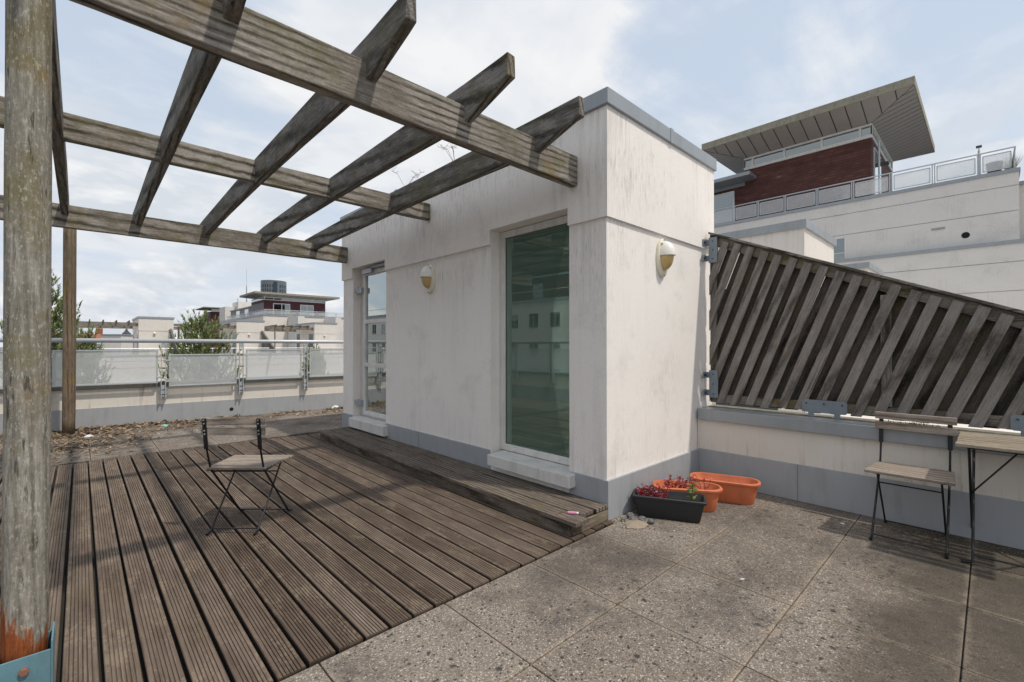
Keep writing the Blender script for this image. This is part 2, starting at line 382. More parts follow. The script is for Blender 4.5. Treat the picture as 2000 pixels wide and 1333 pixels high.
M['soffit'] = plain('soffit_panel', (.36,.325,.30), .6, 0, .08, 1)
M['fascia'] = plain('mossy_fascia', (.30,.28,.215), .85, 0, .4, 4, .3, .35)
M['shadeclad'] = plain('shaded_grey_cladding', (.22,.20,.20), .7, 0, .1, 3)  # grey standing for the maroon cladding in shade
M['maroon'] = plain('maroon_cladding', (.075,.018,.024), .7, 0, .2, 3)
M['tower'] = plain('dark_grey_tower_cladding', (.15,.17,.19), .4, .2, .1, .3)
M['towerglass'] = plain('dark_tower_glass', (.02,.04,.055), .15)
M['redroof'] = plain('red_roof_tiles', (.32,.10,.05), .9, 0, .3, 3)
M['slate'] = plain('slate_turret_roof', (.06,.06,.07), .8)
M['asphalt'] = plain('asphalt_ground', (.05,.05,.05), .95, 0, .3, .1)
M['bark'] = plain('pine_bark', (.10,.065,.045), .95, 0, .4, 9, .6)
M['needle'] = leafmat('pine_needles', (.06,.10,.035), (.40,.44,.17), .45)
M['leafl'] = leafmat('dead_leaves', (.075,.042,.022), (.40,.30,.19), .1)
M['leafred'] = leafmat('red_succulent_leaves', (.16,.012,.018), (.50,.06,.08), .25)
M['leafgreen'] = leafmat('green_leaves', (.10,.16,.03), (.30,.36,.10), .35)
M['pink'] = plain('pink_petals', (.62,.18,.42), .6)
M['stem'] = plain('dry_stems', (.17,.10,.06), .9)
M['pinkplastic'] = plain('pink_plastic', (.75,.28,.48), .3)
M['paper'] = plain('crumpled_paper', (.78,.78,.76), .8)
M['teal'] = plain('teal_scrap', (.25,.50,.44), .6)
M['stone'] = plain('grey_stones', (.13,.13,.135), .8, 0, .5, 30, .5)
M['sand'] = plain('spilled_sand', (.29,.235,.175), .95, 0, .3, 30, .6)
M['grass'] = leafmat('terrace_grass', (.12,.13,.05), (.36,.33,.17), .3)

# ------------------------------------------------------------------ world, sun, camera
sunv = Vector((.33, -1, 1.754)).normalized()
el = math.asin(sunv.z); az = math.atan2(sunv.x, sunv.y)
w = bpy.data.worlds.new('World'); bpy.context.scene.world = w; w.use_nodes = True
t = NT(w.node_tree); bg = t.n['Background']; bg.inputs['Strength'].default_value = .15
sky = t.add('ShaderNodeTexSky', {'sky_type': 'NISHITA', 'sun_disc': False, 'sun_elevation': el, 'sun_rotation': az, 'air_density': 1.0, 'dust_density': 2.0, 'ozone_density': 1.0}).outputs[0]
d = t.coord('Generated'); dx, dy, dz = t.sep(d)
den = t.math('ADD', t.math('MAXIMUM', dz, 0.0), .22)
pv = t.add('ShaderNodeCombineXYZ', X=t.math('DIVIDE', dx, den), Y=t.math('DIVIDE', dy, den), Z=.4).outputs[0]
pale = t.mix(.80, sky, (4.2, 4.85, 5.7))
soft0 = soft = t.noise(t.map(pv, loc=(2.3, .7, 0)), 1.25, 8, .58, .35)
for (vx, vy, vz), amp, r0 in (((.472,.703,.533), .15, .94), ((.60,.633,.488), .07, .96), ((.042,.959,.282), .13, .96), ((.339,.867,.365), .07, .97), ((.10,.899,.427), -.10, .95), ((.85,.33,.40), .13, .90), ((.722,.429,.543), .03, .92), ((.344,.747,.568), .10, .96)):
    dp = t.add('ShaderNodeVectorMath', {'operation': 'DOT_PRODUCT'}, i0=d, i1=(vx, vy, vz)).outputs['Value']
    soft = t.math('ADD', soft, t.math('MULTIPLY', t.ramp(dp, [(r0, 0), (.5+r0/2+.01, .7), (1, 1)], 'EASE'), amp))
wisp = t.noise(t.map(pv, (1.0, 3.2, 1), rot=(0, 0, .6)), 1.4, 6, .6, .4)
puff = t.noise(t.map(d, (1, 1, 2.7), loc=(1.4, .2, .3)), 5.2, 8, .56, .2)
hor = t.ramp(dz, [(.0, 1), (.22, .9), (.46, 0)])
cm = t.ramp(t.math('ADD', soft, t.math('MULTIPLY', t.math('SUBTRACT', wisp, .5), .45)), [(.42, .05), (.50, .35), (.62, 1)])
grey = t.noise(t.map(pv, loc=(2.40, .80, 0)), 1.25, 5, .5, .35)
rel = t.math('ADD', t.math('MULTIPLY', t.math('SUBTRACT', soft0, grey), 4.0), .5)
c1 = t.mix(cm, pale, t.mix(t.ramp(rel, [(.1, 0), (.75, 1)]), (5.0, 5.25, 5.65), (6.05, 6.08, 6.15)))
pm = t.math('MULTIPLY', t.ramp(puff, [(.45, 0), (.525, 1)]), hor)
shade = t.noise(t.map(d, (1, 1, 2.7), loc=(1.4, .2, .36)), 5.2, 6, .5, .2)
pc = t.mix(t.ramp(t.math('SUBTRACT', puff, shade), [(.0, 0), (.14, 1)]), (4.45, 4.75, 5.15), (6.35, 6.36, 6.38))
c2 = t.mix(t.math('MULTIPLY', pm, .9), t.mix(t.math('MULTIPLY', hor, .5), c1, (4.5, 4.95, 5.5)), pc)
t.l.new(c2, bg.inputs['Color'])

sd = bpy.data.lights.new('sun', 'SUN'); sd.energy = 2.8; sd.angle = R(1.5); sd.color = (1, .93, .83)
so = bpy.data.objects.new('sun', sd); C.objects.link(so); so.rotation_euler = (-sunv).to_track_quat('-Z', 'Y').to_euler()
so.location = (3, -8, 20)

cd = bpy.data.cameras.new('camera'); cd.sensor_width = 36; cd.lens = 16.0; cd.clip_start = .05; cd.clip_end = 6000
cam = bpy.data.objects.new('camera', cd); C.objects.link(cam)
cam.location = (0, 0, 1.35); cam.rotation_euler = (R(90)+math.atan(8/888.9), 0, R(-43.5))
sc = bpy.context.scene; sc.camera = cam
sc.view_settings.view_transform = 'Standard'; sc.view_settings.look = 'None'; sc.view_settings.exposure = 0
sc.render.resolution_x = 1024; sc.render.resolution_y = 682

# ------------------------------------------------------------------ setting
def struct(o, name=None): o['kind'] = 'structure'; return o
struct(MB().poly([(-4000,-4000,-12),(4000,-4000,-12),(4000,4000,-12),(-4000,4000,-12)]).build('ground', M['asphalt']))

# terrace substrate + paving slabs
struct(MB().box(-2.2, 30.8, -7, 10.0, -12, -.055).build('terrace_base', M['stucco_far']))
pv_ = MB()
xs = [.745-.647*5 + .647*i for i in range(14)]; ys = [1.98-.628*10 + .628*i for i in range(25)]
DX0, DX1, DY0, DY1 = -.676, 2.94, 1.98, 7.28
def slab(x0, x1, y0, y1):
    pv_.ct = random.random(); dz = random.uniform(-.0015, .0015); g = .003
    pv_.box(x0+g, x1-g, y0+g, y1-g, -.05, dz)
for i in range(len(xs)-1):
    for j in range(len(ys)-1):
        x0, x1, y0, y1 = xs[i], xs[i+1], ys[j], ys[j+1]
        x0 = max(x0, -2.0); x1 = min(x1, 4.56); y1 = min(y1, 10.2)
        if x1-x0 < .05 or y1-y0 < .03: continue
        # leave the deck's bed free
        if x1 > DX0 and x0 < DX1 and y1 > DY0+.01 and y0 < DY1-.01:
            if y0 < DY1 < y1: slab(x0, x1, DY1, y1)
            if y0 < DY1 and x0 < DX0: slab(x0, DX0, y0, min(y1, DY1))
            if x1 > DX1 and x0 < DX1: slab(DX1, x1, max(y0, DY0), min(y1, DY1))
            continue
        slab(x0, x1, y0, y1)
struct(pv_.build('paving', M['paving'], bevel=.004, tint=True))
struct(MB().box(-2.1, 4.6, -4.4, 10.1, -.052, -.006).build('paving_joint_bed', plain('joint_sand', (.20,.15,.10), .95, 0, .4, 30))) if False else None

# grooved deck boards
dk = MB(); pitch = .1262; x = DX0; k = 0
while x < DX1-.05:
    wd = pitch-.0165; dk.ct = random.random()
    z1 = .010+random.uniform(-.002, .002); ye = 7.235-.065*max(x, 0)+random.uniform(-.012, .012); y0 = 1.99+random.uniform(-.006, .004)
    if x < -.03: ye -= .10
    prof = [(0, -.03), (0, z1-.004), (.003, z1)]
    ng = 6; mrg = .012; st = (wd-2*mrg)/ng
    for q in range(ng):
        a = mrg+q*st
        prof += [(a+st*.34, z1), (a+st*.42, z1-.0055), (a+st*.58, z1-.0055), (a+st*.66, z1)]
    prof += [(wd-.003, z1), (wd, z1-.004), (wd, -.03)]
    sk = random.uniform(-.005, .005); mid_ = random.uniform(-.0025, .0025)
    dk.loft([[(x+p[0]+sk*q/6+mid_*math.sin(math.pi*q/6*1.5), y0+(ye-y0)*q/6, p[1]+.0015*math.sin(q*2.3+k*1.7)) for p in prof] for q in range(7)])
    x += pitch; k += 1
struct(dk.build('deck', M['deck'], tint=True))
struct(MB().box(DX0-.01, DX1, 1.99, 7.27, -.054, -.034).build('deck_bed', plain('dark_deck_bed', (.025,.022,.018), .95)))

# ------------------------------------------------------------------ stair house
def cellwall(mb, ys, zs, holes, x0, x1):
    """wall in the YZ plane between x0 and x1 from a grid of cells, without inner faces"""
    ny, nz = len(ys)-1, len(zs)-1
    ok = lambda i, j: 0 <= i < ny and 0 <= j < nz and (i, j) not in holes
    for i in range(ny):
        for j in range(nz):
            if not ok(i, j): continue
            a, b, c, e = ys[i], ys[i+1], zs[j], zs[j+1]
            mb.poly([(x0,a,c),(x0,a,e),(x0,b,e),(x0,b,c)]); mb.poly([(x1,a,c),(x1,b,c),(x1,b,e),(x1,a,e)])
            if not ok(i-1, j): mb.poly([(x0,a,c),(x1,a,c),(x1,a,e),(x0,a,e)])
            if not ok(i+1, j): mb.poly([(x0,b,c),(x0,b,e),(x1,b,e),(x1,b,c)])
            if not ok(i, j-1): mb.poly([(x0,a,c),(x0,b,c),(x1,b,c),(x1,a,c)])
            if not ok(i, j+1): mb.poly([(x0,a,e),(x1,a,e),(x1,b,e),(x0,b,e)])

XW, YW, XE, YE = 2.955, 2.05, 4.87, 6.90
sh = thing('stair_house', 'white rendered rooftop stair house with tall green window and glazed door beside the deck', 'building', (XW, YW, 0))
def W(mb, name, mat, **k):   # world-coordinate mesh under the stair house
    par = k.pop('parent', sh)
    o = mb.build(name, mat, par, **k)
    off = Vector((XW, YW, 0)) if par is not None else Vector()
    o.data.transform(Matrix.Translation(-off)); return o
mb = MB()
cellwall(mb, [YW, 2.42, 3.42, 5.55, 6.56, YE], [0, .20, 2.345], {(1,1), (3,1)}, XW, 3.25)
mb.box(3.25, XE, YW, YW+.25, 0, 2.345); mb.box(XE-.2, XE, YW+.25, 5.0, 0, 2.345); mb.box(XE-.2, XE, 6.6, YE, 0, 2.345); mb.box(XE-.2, XE, 5.0, 6.6, 0, .5); mb.box(3.25, XE-.2, YE-.22, YE, 0, 2.345)  # unseen gap in the east wall, added to let daylight inside
W(mb, 'lower_wall', M['stucco'])
o_ = .022
mb = MB()
cellwall(mb, [YW-o_, 2.42, 3.42, 5.55, 6.56, YE+o_], [2.345, 2.49, 3.215], {(1,0), (3,0)}, XW-o_, 3.25)
mb.box(3.25, XE+o_, YW-o_, YW+.25, 2.345, 3.215); mb.box(XE-.2, XE+o_, YW+.25, YE+o_, 2.345, 3.215); mb.box(3.25, XE-.2, YE-.22, YE+o_, 2.345, 3.215)
W(mb, 'upper_wall', M['stucco'])
mb = MB().box(XW-.045, XE+.045, YW-.045, YE+.045, 3.205, 3.33)
W(mb, 'roof_coping', M['coping'], bevel=.006)
mb = MB()
for yy in (3.2, 5.2):  # coping joint covers
    mb.box(XW-.049, XE+.049, yy, yy+.05, 3.203, 3.334)
mb.box(3.9, 3.95, YW-.049, YE+.049, 3.2025, 3.3345)
mb.each('coping_joint', M['coping'], fn=lambda q,n_,m_,p_: W(q,n_,m_))
mb = MB()
mb.box(XW-.012, XW+.002, 2.04, 2.415, .012, .305); mb.box(XW-.012, XW+.002, 3.425, 5.545, .012, .315); mb.box(XW-.012, XW+.002, 6.565, YE+.01, .012, .31)
mb.each('base_flashing', M['flash'], fn=lambda q,n_,m_,p_: W(q,n_,m_,bevel=.002))
W(MB().box(XW-.014, 4.545, YW-.022, YW+.002, .002, .307), 'side_flashing', M['flash'], bevel=.002)
W(MB().box(XW-.013, XW-.0121, 4.72, 4.726, .012, .315), 'flashing_seam', M['groove'])
# interior
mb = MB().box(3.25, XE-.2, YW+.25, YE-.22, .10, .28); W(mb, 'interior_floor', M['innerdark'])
mb = MB().box(3.26, XE-.205, YW+.255, YE-.225, 2.62, 2.7); W(mb, 'interior_ceiling', M['inner'])
mb = MB().box(3.251, 3.52, 3.425, 3.62, .281, 2.619); mb.box(3.251, 3.75, 2.305, 3.424, .281, .372); mb.box(3.251, 3.60, 2.305, 2.41, .366, 2.619)
mb.each('window_reveal', M['inner'], fn=lambda q,n_,m_,p_: W(q,n_,m_))
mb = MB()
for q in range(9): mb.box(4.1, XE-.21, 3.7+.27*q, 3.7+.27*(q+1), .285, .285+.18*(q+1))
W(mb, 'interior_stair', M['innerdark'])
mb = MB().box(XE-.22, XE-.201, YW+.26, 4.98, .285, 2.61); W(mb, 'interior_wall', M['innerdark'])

def framed(name, y0, y1, z0, z1, xf, fw, mat):
    mb = MB()
    mb.box(xf, xf+.07, y0, y0+fw, z0, z1); mb.box(xf, xf+.07, y1-fw, y1, z0, z1)
    mb.box(xf, xf+.07, y0+fw, y1-fw, z0, z0+fw); mb.box(xf, xf+.07, y0+fw, y1-fw, z1-fw, z1)
    return W(mb, name, mat, bevel=.004)
def under(par, child): child.parent = par; return child
# tall fixed window
wn = framed('window_frame', 2.425, 3.415, .305, 2.485, 3.075, .065, M['white'])
under(wn, W(MB().box(3.10, 3.112, 2.488, 3.352, .368, 2.422), 'window_pane', M['glass']))
mb = MB()
for (a, b, c, e) in ((2.486,2.494,.368,2.422),(3.346,3.354,.368,2.422)): mb.box(3.094, 3.0985, a, b, c, e)
mb.box(3.094, 3.0985, 2.494, 3.346, .366, .374); mb.box(3.094, 3.0985, 2.494, 3.346, 2.416, 2.424)
under(wn, W(mb, 'glazing_gasket', M['bolt']))
mb = MB()
for yy in (2.63, 3.18): mb.box(3.068, 3.0745, yy, yy+.05, .328, .345)
for o in mb.each('drain_cap', M['creamw'], fn=lambda q,n_,m_,p_: W(q,n_,m_,bevel=.002)): under(wn, o)
W(MB().prism([(2.865,0,.188),(2.865,0,.292),(3.074,0,.304),(3.074,0,.201),(2.953,0,.201),(2.953,0,.188)], (0,1.02,0)), 'window_sill', M['sill'], bevel=.006).location.y += 2.35
# glazed door
dr = framed('door', 5.60, 6.40, .33, 2.43, 3.035, .058, M['white'])
mb = MB()
mb.box(3.036, 3.095, 5.658, 6.342, 1.035, 1.09); mb.box(3.036, 3.095, 5.658, 6.342, 1.665, 1.72)
for o in mb.each('glazing_bar', M['white'], fn=lambda q,n_,m_,p_: W(q,n_,m_,bevel=.004)): under(dr, o)
under(dr, W(MB().box(3.062, 3.072, 5.656, 6.344, .386, 2.374), 'door_pane', M['doorglass']))
mb = MB().tube([(3.03,5.635,1.30),(2.985,5.635,1.30),(2.985,5.72,1.30)], .009); mb.box(3.025, 3.034, 5.62, 5.65, 1.22, 1.38)
under(dr, W(mb, 'door_handle', M['creamw'], bevel=.002))
for zz in (.50, 2.16):
    mb = MB().box(2.992, 3.034, 6.38, 6.45, zz-.04, zz+.04); mb.tube([(3.0,6.47,zz-.05),(3.0,6.47,zz+.05)], .022, 10); mb.box(2.98, 3.04, 6.47, 6.556, zz-.025, zz+.03)
    under(dr, W(mb, 'hinge', M['steel'], bevel=.003))
mb = MB(); mb.box(3.075, 3.15, 5.555, 5.60, .21, 2.485); mb.box(3.075, 3.15, 6.40, 6.555, .21, 2.485); mb.box(3.075, 3.15, 5.60, 6.40, 2.43, 2.485); mb.box(3.06, 3.15, 5.60, 6.40, .21, .329)
W(mb, 'door_frame', M['sill'])
mb = MB().box(2.985, 3.034, 6.05, 6.34, 2.385, 2.45); mb.tube([(3.0,6.1,2.46),(2.96,5.95,2.462),(3.02,5.70,2.462)], .008); mb.box(2.98, 3.03, 5.62, 6.0, 2.44, 2.465)
W(mb, 'door_closer', M['steel'], bevel=.003)
W(MB().prism([(2.87,0,.155),(2.87,0,.285),(3.034,0,.300),(3.034,0,.201),(2.953,0,.201),(2.953,0,.155)], (0,1.05,0)), 'door_sill', M['sill'], bevel=.006).location.y += 5.47

# timber step in front of it
stp = thing('timber_step', 'low grey timber step running along the foot of the white stair house', 'step', (2.5, 2.0, 0))
def P(mb, par, name, mat, **k):
    o = mb.build(name, mat, par, **k); o.data.transform(Matrix.Translation(-par.location)); return o
for q in range(3):
    x0 = 2.475+q*.157
    P(MB().box(x0, x0+.148, 1.99+(.055 if q == 1 else .02*q)-.02*(q==0), 6.64+random.uniform(-.02, .02), .094+.002*q, .125+.002*q), stp, 'tread_board', M['step_y'], bevel=.004)
mb = MB()
for q in range(5): mb.box(2.492-.0015*(q % 2), 2.512, 2.03, 6.60, .013+.016*q, .013+.016*q+.0145)
P(mb, stp, 'riser_board', M['step_y'], bevel=.002)
mb = MB()
for q in range(5): mb.box(2.513, 2.935, 2.025+.0015*(q % 2), 2.045, .013+.016*q, .013+.016*q+.0145)
P(mb, stp, 'end_board', M['step_x'], bevel=.002)
P(MB().box(2.513, 2.94, 6.585, 6.61, .013, .0935), stp, 'end_board', M['step_x'], bevel=.002)

# bulkhead lamps
def make_lamp(label, loc, rz):
    L = thing('wall_lamp', label, 'wall lamp', loc, rz, 'oval wall lamps')
    n = 28
    def ring(a, b, y, z0=0): return [(a*math.cos(2*math.pi*i/n), y, z0+b*math.sin(2*math.pi*i/n)) for i in range(n)]
    MB().loft([ring(.094,.175,0), ring(.094,.175,-.018), ring(.088,.169,-.028), ring(.07,.15,-.032)]).build('base_plate', M['cream'], L, smooth=False, bevel=.002)
    # lens, lower half
    def dome(sgn, a, b, dep, z0, nn=9):
        mb = MB(); rings = []
        for k in range(nn):
            f = k/(nn-1)*math.pi/2*.97
            rings.append([(a*math.cos(f)*math.cos(math.pi*i/14), -.03-dep*math.sin(f)**.9, z0+sgn*b*math.cos(f)*math.sin(math.pi*i/14)) for i in range(15)])
        mb.loft(rings, cap=False, closed=False)
        mb.poly([rings[k][0] for k in range(nn)] + [rings[k][14] for k in range(nn-1, -1, -1)])
        return mb
    dome(-1, .066, .125, .085, .01).build('lens', M['amber'], L, smooth=True)
    o = dome(1, .076, .135, .105, .012).build('hood', M['creamw'], L, smooth=True)
    mb = MB()
    for (x, z) in ((-.05,.118),(.05,.118)): mb.tube([(x,-.025,z),(x,-.047,z)], .008, 8)
    for z in (.16,-.16): mb.tube([(0,-.02,z),(0,-.036,z)], .008, 8)
    mb.each('screw', M['steel'], L)
    return L
lamp = make_lamp('cream oval wall lamp with yellowed lens between glazed door and tall window', (XW-.001, 4.49, 2.12), R(-90))
lamp2 = copy_tree(lamp); lamp2.location = (3.80, YW-.001, 2.135); lamp2.rotation_euler.z = 0
lamp2['label'] = 'cream oval wall lamp with yellowed lens on the sunlit wall above the planters'

# ------------------------------------------------------------------ pergola
pg = thing('pergola', 'weathered grey timber pergola over the deck with notched rafters on mossy round post', 'pergola', (-.14, 2.35, 0))
def beam(x0, x1, y, th, z0, z1, warp=0):
    n = 14; rings = []
    for i in range(n+1):
        x = x0+(x1-x0)*i/n; j = lambda: random.uniform(-.0025, .0025)
        wz = warp*math.sin(math.pi*i/n)
        rings.append([(x, y+j(), z0+wz+j()), (x, y+th+j(), z0+wz+j()), (x, y+th+j(), z1+wz+j()), (x, y+j(), z1+wz+j())])
    return MB().loft(rings)
P(beam(-.75, 2.928, 2.31, .075, 2.645, 2.882), pg, 'beam', M['wood_x'], bevel=.006)
P(beam(-.75, 2.928, 4.46, .07, 2.795, 2.985), pg, 'beam', M['wood_x'], bevel=.006)
P(beam(-.75, 2.928, 6.70, .07, 2.592, 2.832), pg, 'beam', M['wood_x'], bevel=.006)
keys = [(1.90, 2.905, 3.035), (1.96, 2.89, 3.035), (2.31, 2.782, 3.022), (3.4, 2.788, 3.012), (4.46, 2.782, 2.995), (5.6, 2.758, 2.966), (6.72, 2.722, 2.932), (7.06, 2.80, 2.92)]
for xr in (-.125, .475, 1.14, 1.80, 2.455):
    mb = MB(); rings = []; j = lambda: random.uniform(-.003, .003)
    for (y, a, b) in keys:
        rings.append([(xr-.03+j(), y, a+j()), (xr+.03+j(), y, a+j()), (xr+.03+j(), y, b+j()), (xr-.03+j(), y, b+j())])
    P(mb.loft(rings), pg, 'rafter', M['rafter_y'], bevel=.006)
def roundpost(cx, cy, r, z0, z1, lean=(0, 0)):
    rings = []; n = 26
    for k in range(15):
        f = k/14; z = z0+(z1-z0)*f
        rings.append([(cx+lean[0]*f+(r+.0025*math.sin(3*a+5*f)+random.uniform(-.001,.001))*math.cos(a), cy+lean[1]*f+(r+.0025*math.sin(2*a+4*f)+random.uniform(-.001,.001))*math.sin(a), z) for a in [2*math.pi*i/n for i in range(n)]])
    return MB().loft(rings)
mb = roundpost(-.136, 2.352, .058, .09, 3.02)
po = P(mb, pg, 'post', M['post'], smooth=True)
# square blue shoe of plates, bolts
mb = MB()
cx, cy, h = -.136, 2.352, .068
mb.box(cx-h, cx+h, cy-h-.006, cy-h, .03, .285); mb.box(cx-h, cx+h, cy+h, cy+h+.006, .03, .285)
mb.box(cx+h, cx+h+.006, cy-h-.006, cy+h+.006, .03, .315); mb.box(cx-h-.006, cx-h, cy-h-.006, cy+h+.006, .03, .285)
mb.box(cx-h, cx+h, cy-h, cy+h, .0105, .03)
bk = P(mb, pg, 'post_shoe', M['blue'], bevel=.002); bk.parent = po
mb = MB(); mb.tube([(cx+.004,cy-h-.018,.238),(cx+.004,cy-h-.004,.238)], .014, 6); mb.tube([(cx-h-.02,cy,.17),(cx-h-.004,cy,.17)], .017, 6)
for o in mb.each('bolt', M['rustbolt'], fn=lambda q,n_,m_,p_: P(q,pg,n_,m_,bevel=.002)): o.parent = po
fp = P(roundpost(-.118, 9.52, .074, -.003, 3.20), pg, 'post', M['post2'], smooth=True)

# ------------------------------------------------------------------ rear parapet and railing
ang = math.atan(-.106); dirv = Vector((math.cos(ang), math.sin(ang), 0))
pw = thing('parapet_wall', 'low lit parapet wall with rust stains and grey flashing below the glass railing', 'wall', (0, 10.055, 0), ang)
MB().box(-2.1, 9.0, 0, .24, 0, .632).build('wall', M['stained'], pw)
MB().box(-2.1, 9.0, -.03, .27, .632, .705).build('coping', plain('grimy_coping', (.15,.145,.125), .8, 0, .3, 6, .2, .5), pw, bevel=.005)
MB().box(-2.1, 9.0, -.014, .002, .004, .328).build('flashing', M['flash'], pw, bevel=.002)
mb = MB().tube([(2.08,-.018,.15),(2.08,.0,.15)], .033, 14); mb.build('drain_hole', M['black'], pw)
rl = thing('balcony_railing', 'pale steel railing with printed glass panels along the rear parapet', 'railing', (0, 10.055-.09, 0), ang)
MB().tube([(-2.2,-.02,1.428),(9.0,-.02,1.41)], .036, 14).build('handrail', M['railsteel'], rl, smooth=True)
px = [-1.60, -.385, 1.055, 2.215, 3.345, 4.475, 5.6]
for x in px:
    mb = MB()
    for s in (-1, 1): mb.box(x+s*.030-.006, x+s*.030+.006, -.05, .01, .43, 1.395)
    mb.box(x-.024, x+.024, -.022, -.014, .46, .66); mb.box(x-.024, x+.024, -.04, .0, 1.30, 1.39); mb.box(x-.05, x+.05, .01, .075, .45, .60)
    p_ = mb.build('rail_post', M['railsteel'], rl, bevel=.002)
    mb = MB()
    for z in (.50, .58, .72, .95, 1.18):
        mb.tube([(x-.045,-.02,z),(x+.045,-.02,z)], .009, 8)
    mb.each('bolt', M['bolt'], p_)
zz = [(.70,1.27),(.70,1.272),(.632,1.19),(.69,1.272),(.695,1.275),(.69,1.27)]
for i in range(len(px)-1):
    a, b = px[i]+.075, px[i+1]-.075; z0, z1 = zz[i]
    f = .022; mb = MB()
    mb.box(a, b, -.035, -.005, z1-f, z1); mb.box(a, b, -.035, -.005, z0, z0+f); mb.box(a, a+f, -.035, -.005, z0+f, z1-f); mb.box(b-f, b, -.035, -.005, z0+f, z1-f)
    for z in (z0+.08, z1-.12):
        mb.box(a-.04, a+.02, -.043, -.036, z, z+.03); mb.box(b-.02, b+.04, -.043, -.036, z, z+.03)
    pf = mb.build('panel_frame', M['railsteel'], rl, bevel=.002)
    MB().box(a+f-.002, b-f+.002, -.024, -.016, z0+f-.002, z1-f+.002).build('glass_panel', M['frosted'], pf)
# side parapet with its railing (seen mirrored in the tall window)
p2 = thing('side_parapet', 'low rendered side parapet left of the deck mirrored in the tall window', 'wall', (-2.0, 0, 0))
MB().box(-.24, 0, -4.4, 10.2, 0, .632).build('wall', M['stained'], p2)
MB().box(-.27, .03, -4.4, 10.2, .632, .705).build('coping', M['coping'], p2, bevel=.005)
MB().box(-.002, .014, -4.4, 10.1, .004, .328).build('flashing', M['flash'], p2)
r2 = thing('side_railing', 'pale steel railing on the side parapet mirrored in the tall window', 'railing', (-1.93, 0, 0))
MB().tube([(0,-4.4,1.42),(0,10.0,1.42)], .036, 12).build('handrail', M['railsteel'], r2, smooth=True)
for i in range(12):
    y = -3.6+i*1.2; mb = MB()
    for s in (-1, 1): mb.box(-.03, .03, y+s*.03-.006, y+s*.03+.006, .43, 1.395)
    mb.box(-.08, -.02, y-.05, y+.05, .45, .60)
    mb.build('rail_post', M['railsteel'], r2)
    if i < 11: MB().box(-.005, .003, y+.08, y+1.12, .70, 1.27).build('glass_panel', M['frosted'], r2)

# ------------------------------------------------------------------ right parapet, screen
XP = 4.52
rp = thing('planter_parapet', 'low rendered parapet with wide grey coping under the slatted screen', 'wall', (XP, 0, 0))
MB().box(0, .30, -3.5, YW-.004, 0, .612).build('wall', M['stained'], rp)
MB().box(-.045, .16, -3.5, YW-.026, .612, .718).build('coping', M['coping'], rp, bevel=.005)
MB().box(.161, .36, -3.5, YW-.026, .612, .722).build('coping_stone', M['copetop'], rp, bevel=.004)
MB().box(-.016, .002, -3.5, YW-.024, .003, .318).build('flashing', M['flash'], rp, bevel=.002)
MB().box(-.0175, -.0165, 1.16, 1.164, .003, .318).build('flashing_seam', M['groove'], rp)

sn = thing('slatted_screen', 'sloping grey timber privacy screen with diagonal slats on the right parapet', 'screen', (4.72, 2.0, .74))
top = lambda y: 2.515-.432*(2.03-y)
Y0, Y1, ZB = 1.995, -1.5, .765
def clip(poly, a, b, c):  # keep a*y+b*z<=c
    out = []
    for i in range(len(poly)):
        p, q = poly[i], poly[(i+1) % len(poly)]
        dp, dq = a*p[0]+b*p[1]-c, a*q[0]+b*q[1]-c
        if dp <= 0: out.append(p)
        if dp*dq < 0:
            s = dp/(dp-dq); out.append((p[0]+(q[0]-p[0])*s, p[1]+(q[1]-p[1])*s))
    return out
def slats(x, th, off, wid, inset):
    mb = MB(); k = -3
    while k < 36:
        yb = 2.04-off-.1395*k+random.uniform(-.005, .005)   # centre at z = .76
        sl = -.384+random.uniform(-.006, .006); hw = wid/2
        pts = [(yb-hw+sl*(-.2), .56), (yb+hw+sl*(-.2), .56), (yb+hw+sl*2.2, 2.96), (yb-hw+sl*2.2, 2.96)]
        pts = clip(pts, 1, 0, Y0); pts = clip(pts, -1, 0, -Y1); pts = clip(pts, 0, -1, -(ZB+random.uniform(-.012, .012)))
        pts = clip(pts, -.432, 1, 2.515-.432*2.03-inset+random.uniform(-.012, .004))
        if len(pts) >= 3:
            dx = random.uniform(-.0025, .0025)
            mb.prism([(x+dx, p[0], p[1]) for p in pts], (th, 0, 0))
        k += 1
    return mb
P(slats(4.684, .018, 0, .075, .03), sn, 'front_slats', M['slat'], bevel=.002)
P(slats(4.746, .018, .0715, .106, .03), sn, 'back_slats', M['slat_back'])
def sloped(x0, x1, za, zb):
    return MB().prism([(x0, Y0, top(Y0)+za), (x0, Y0, top(Y0)+zb), (x0, Y1, top(Y1)+zb), (x0, Y1, top(Y1)+za)], (x1-x0, 0, 0))
P(sloped(4.7045, 4.7435, -.115, -.012), sn, 'top_rail', M['screen_frame'], bevel=.003)
P(sloped(4.665, 4.785, -.010, .014), sn, 'top_cap', M['rafter_y'], bevel=.004)
P(MB().box(4.7045, 4.7435, Y1, Y0-.075, ZB+.005, ZB+.085), sn, 'bottom_rail', M['screen_frame'], bevel=.003)
P(MB().box(4.7045, 4.7435, Y0-.07, Y0-.002, ZB+.002, top(Y0)-.12), sn, 'side_stile', M['rafter_z'], bevel=.003)
P(MB().box(4.7045, 4.7435, .55, .62, ZB+.09, top(.55)-.12), sn, 'side_stile', M['rafter_z'], bevel=.003)
def plate(pts, off, holes):
    pass
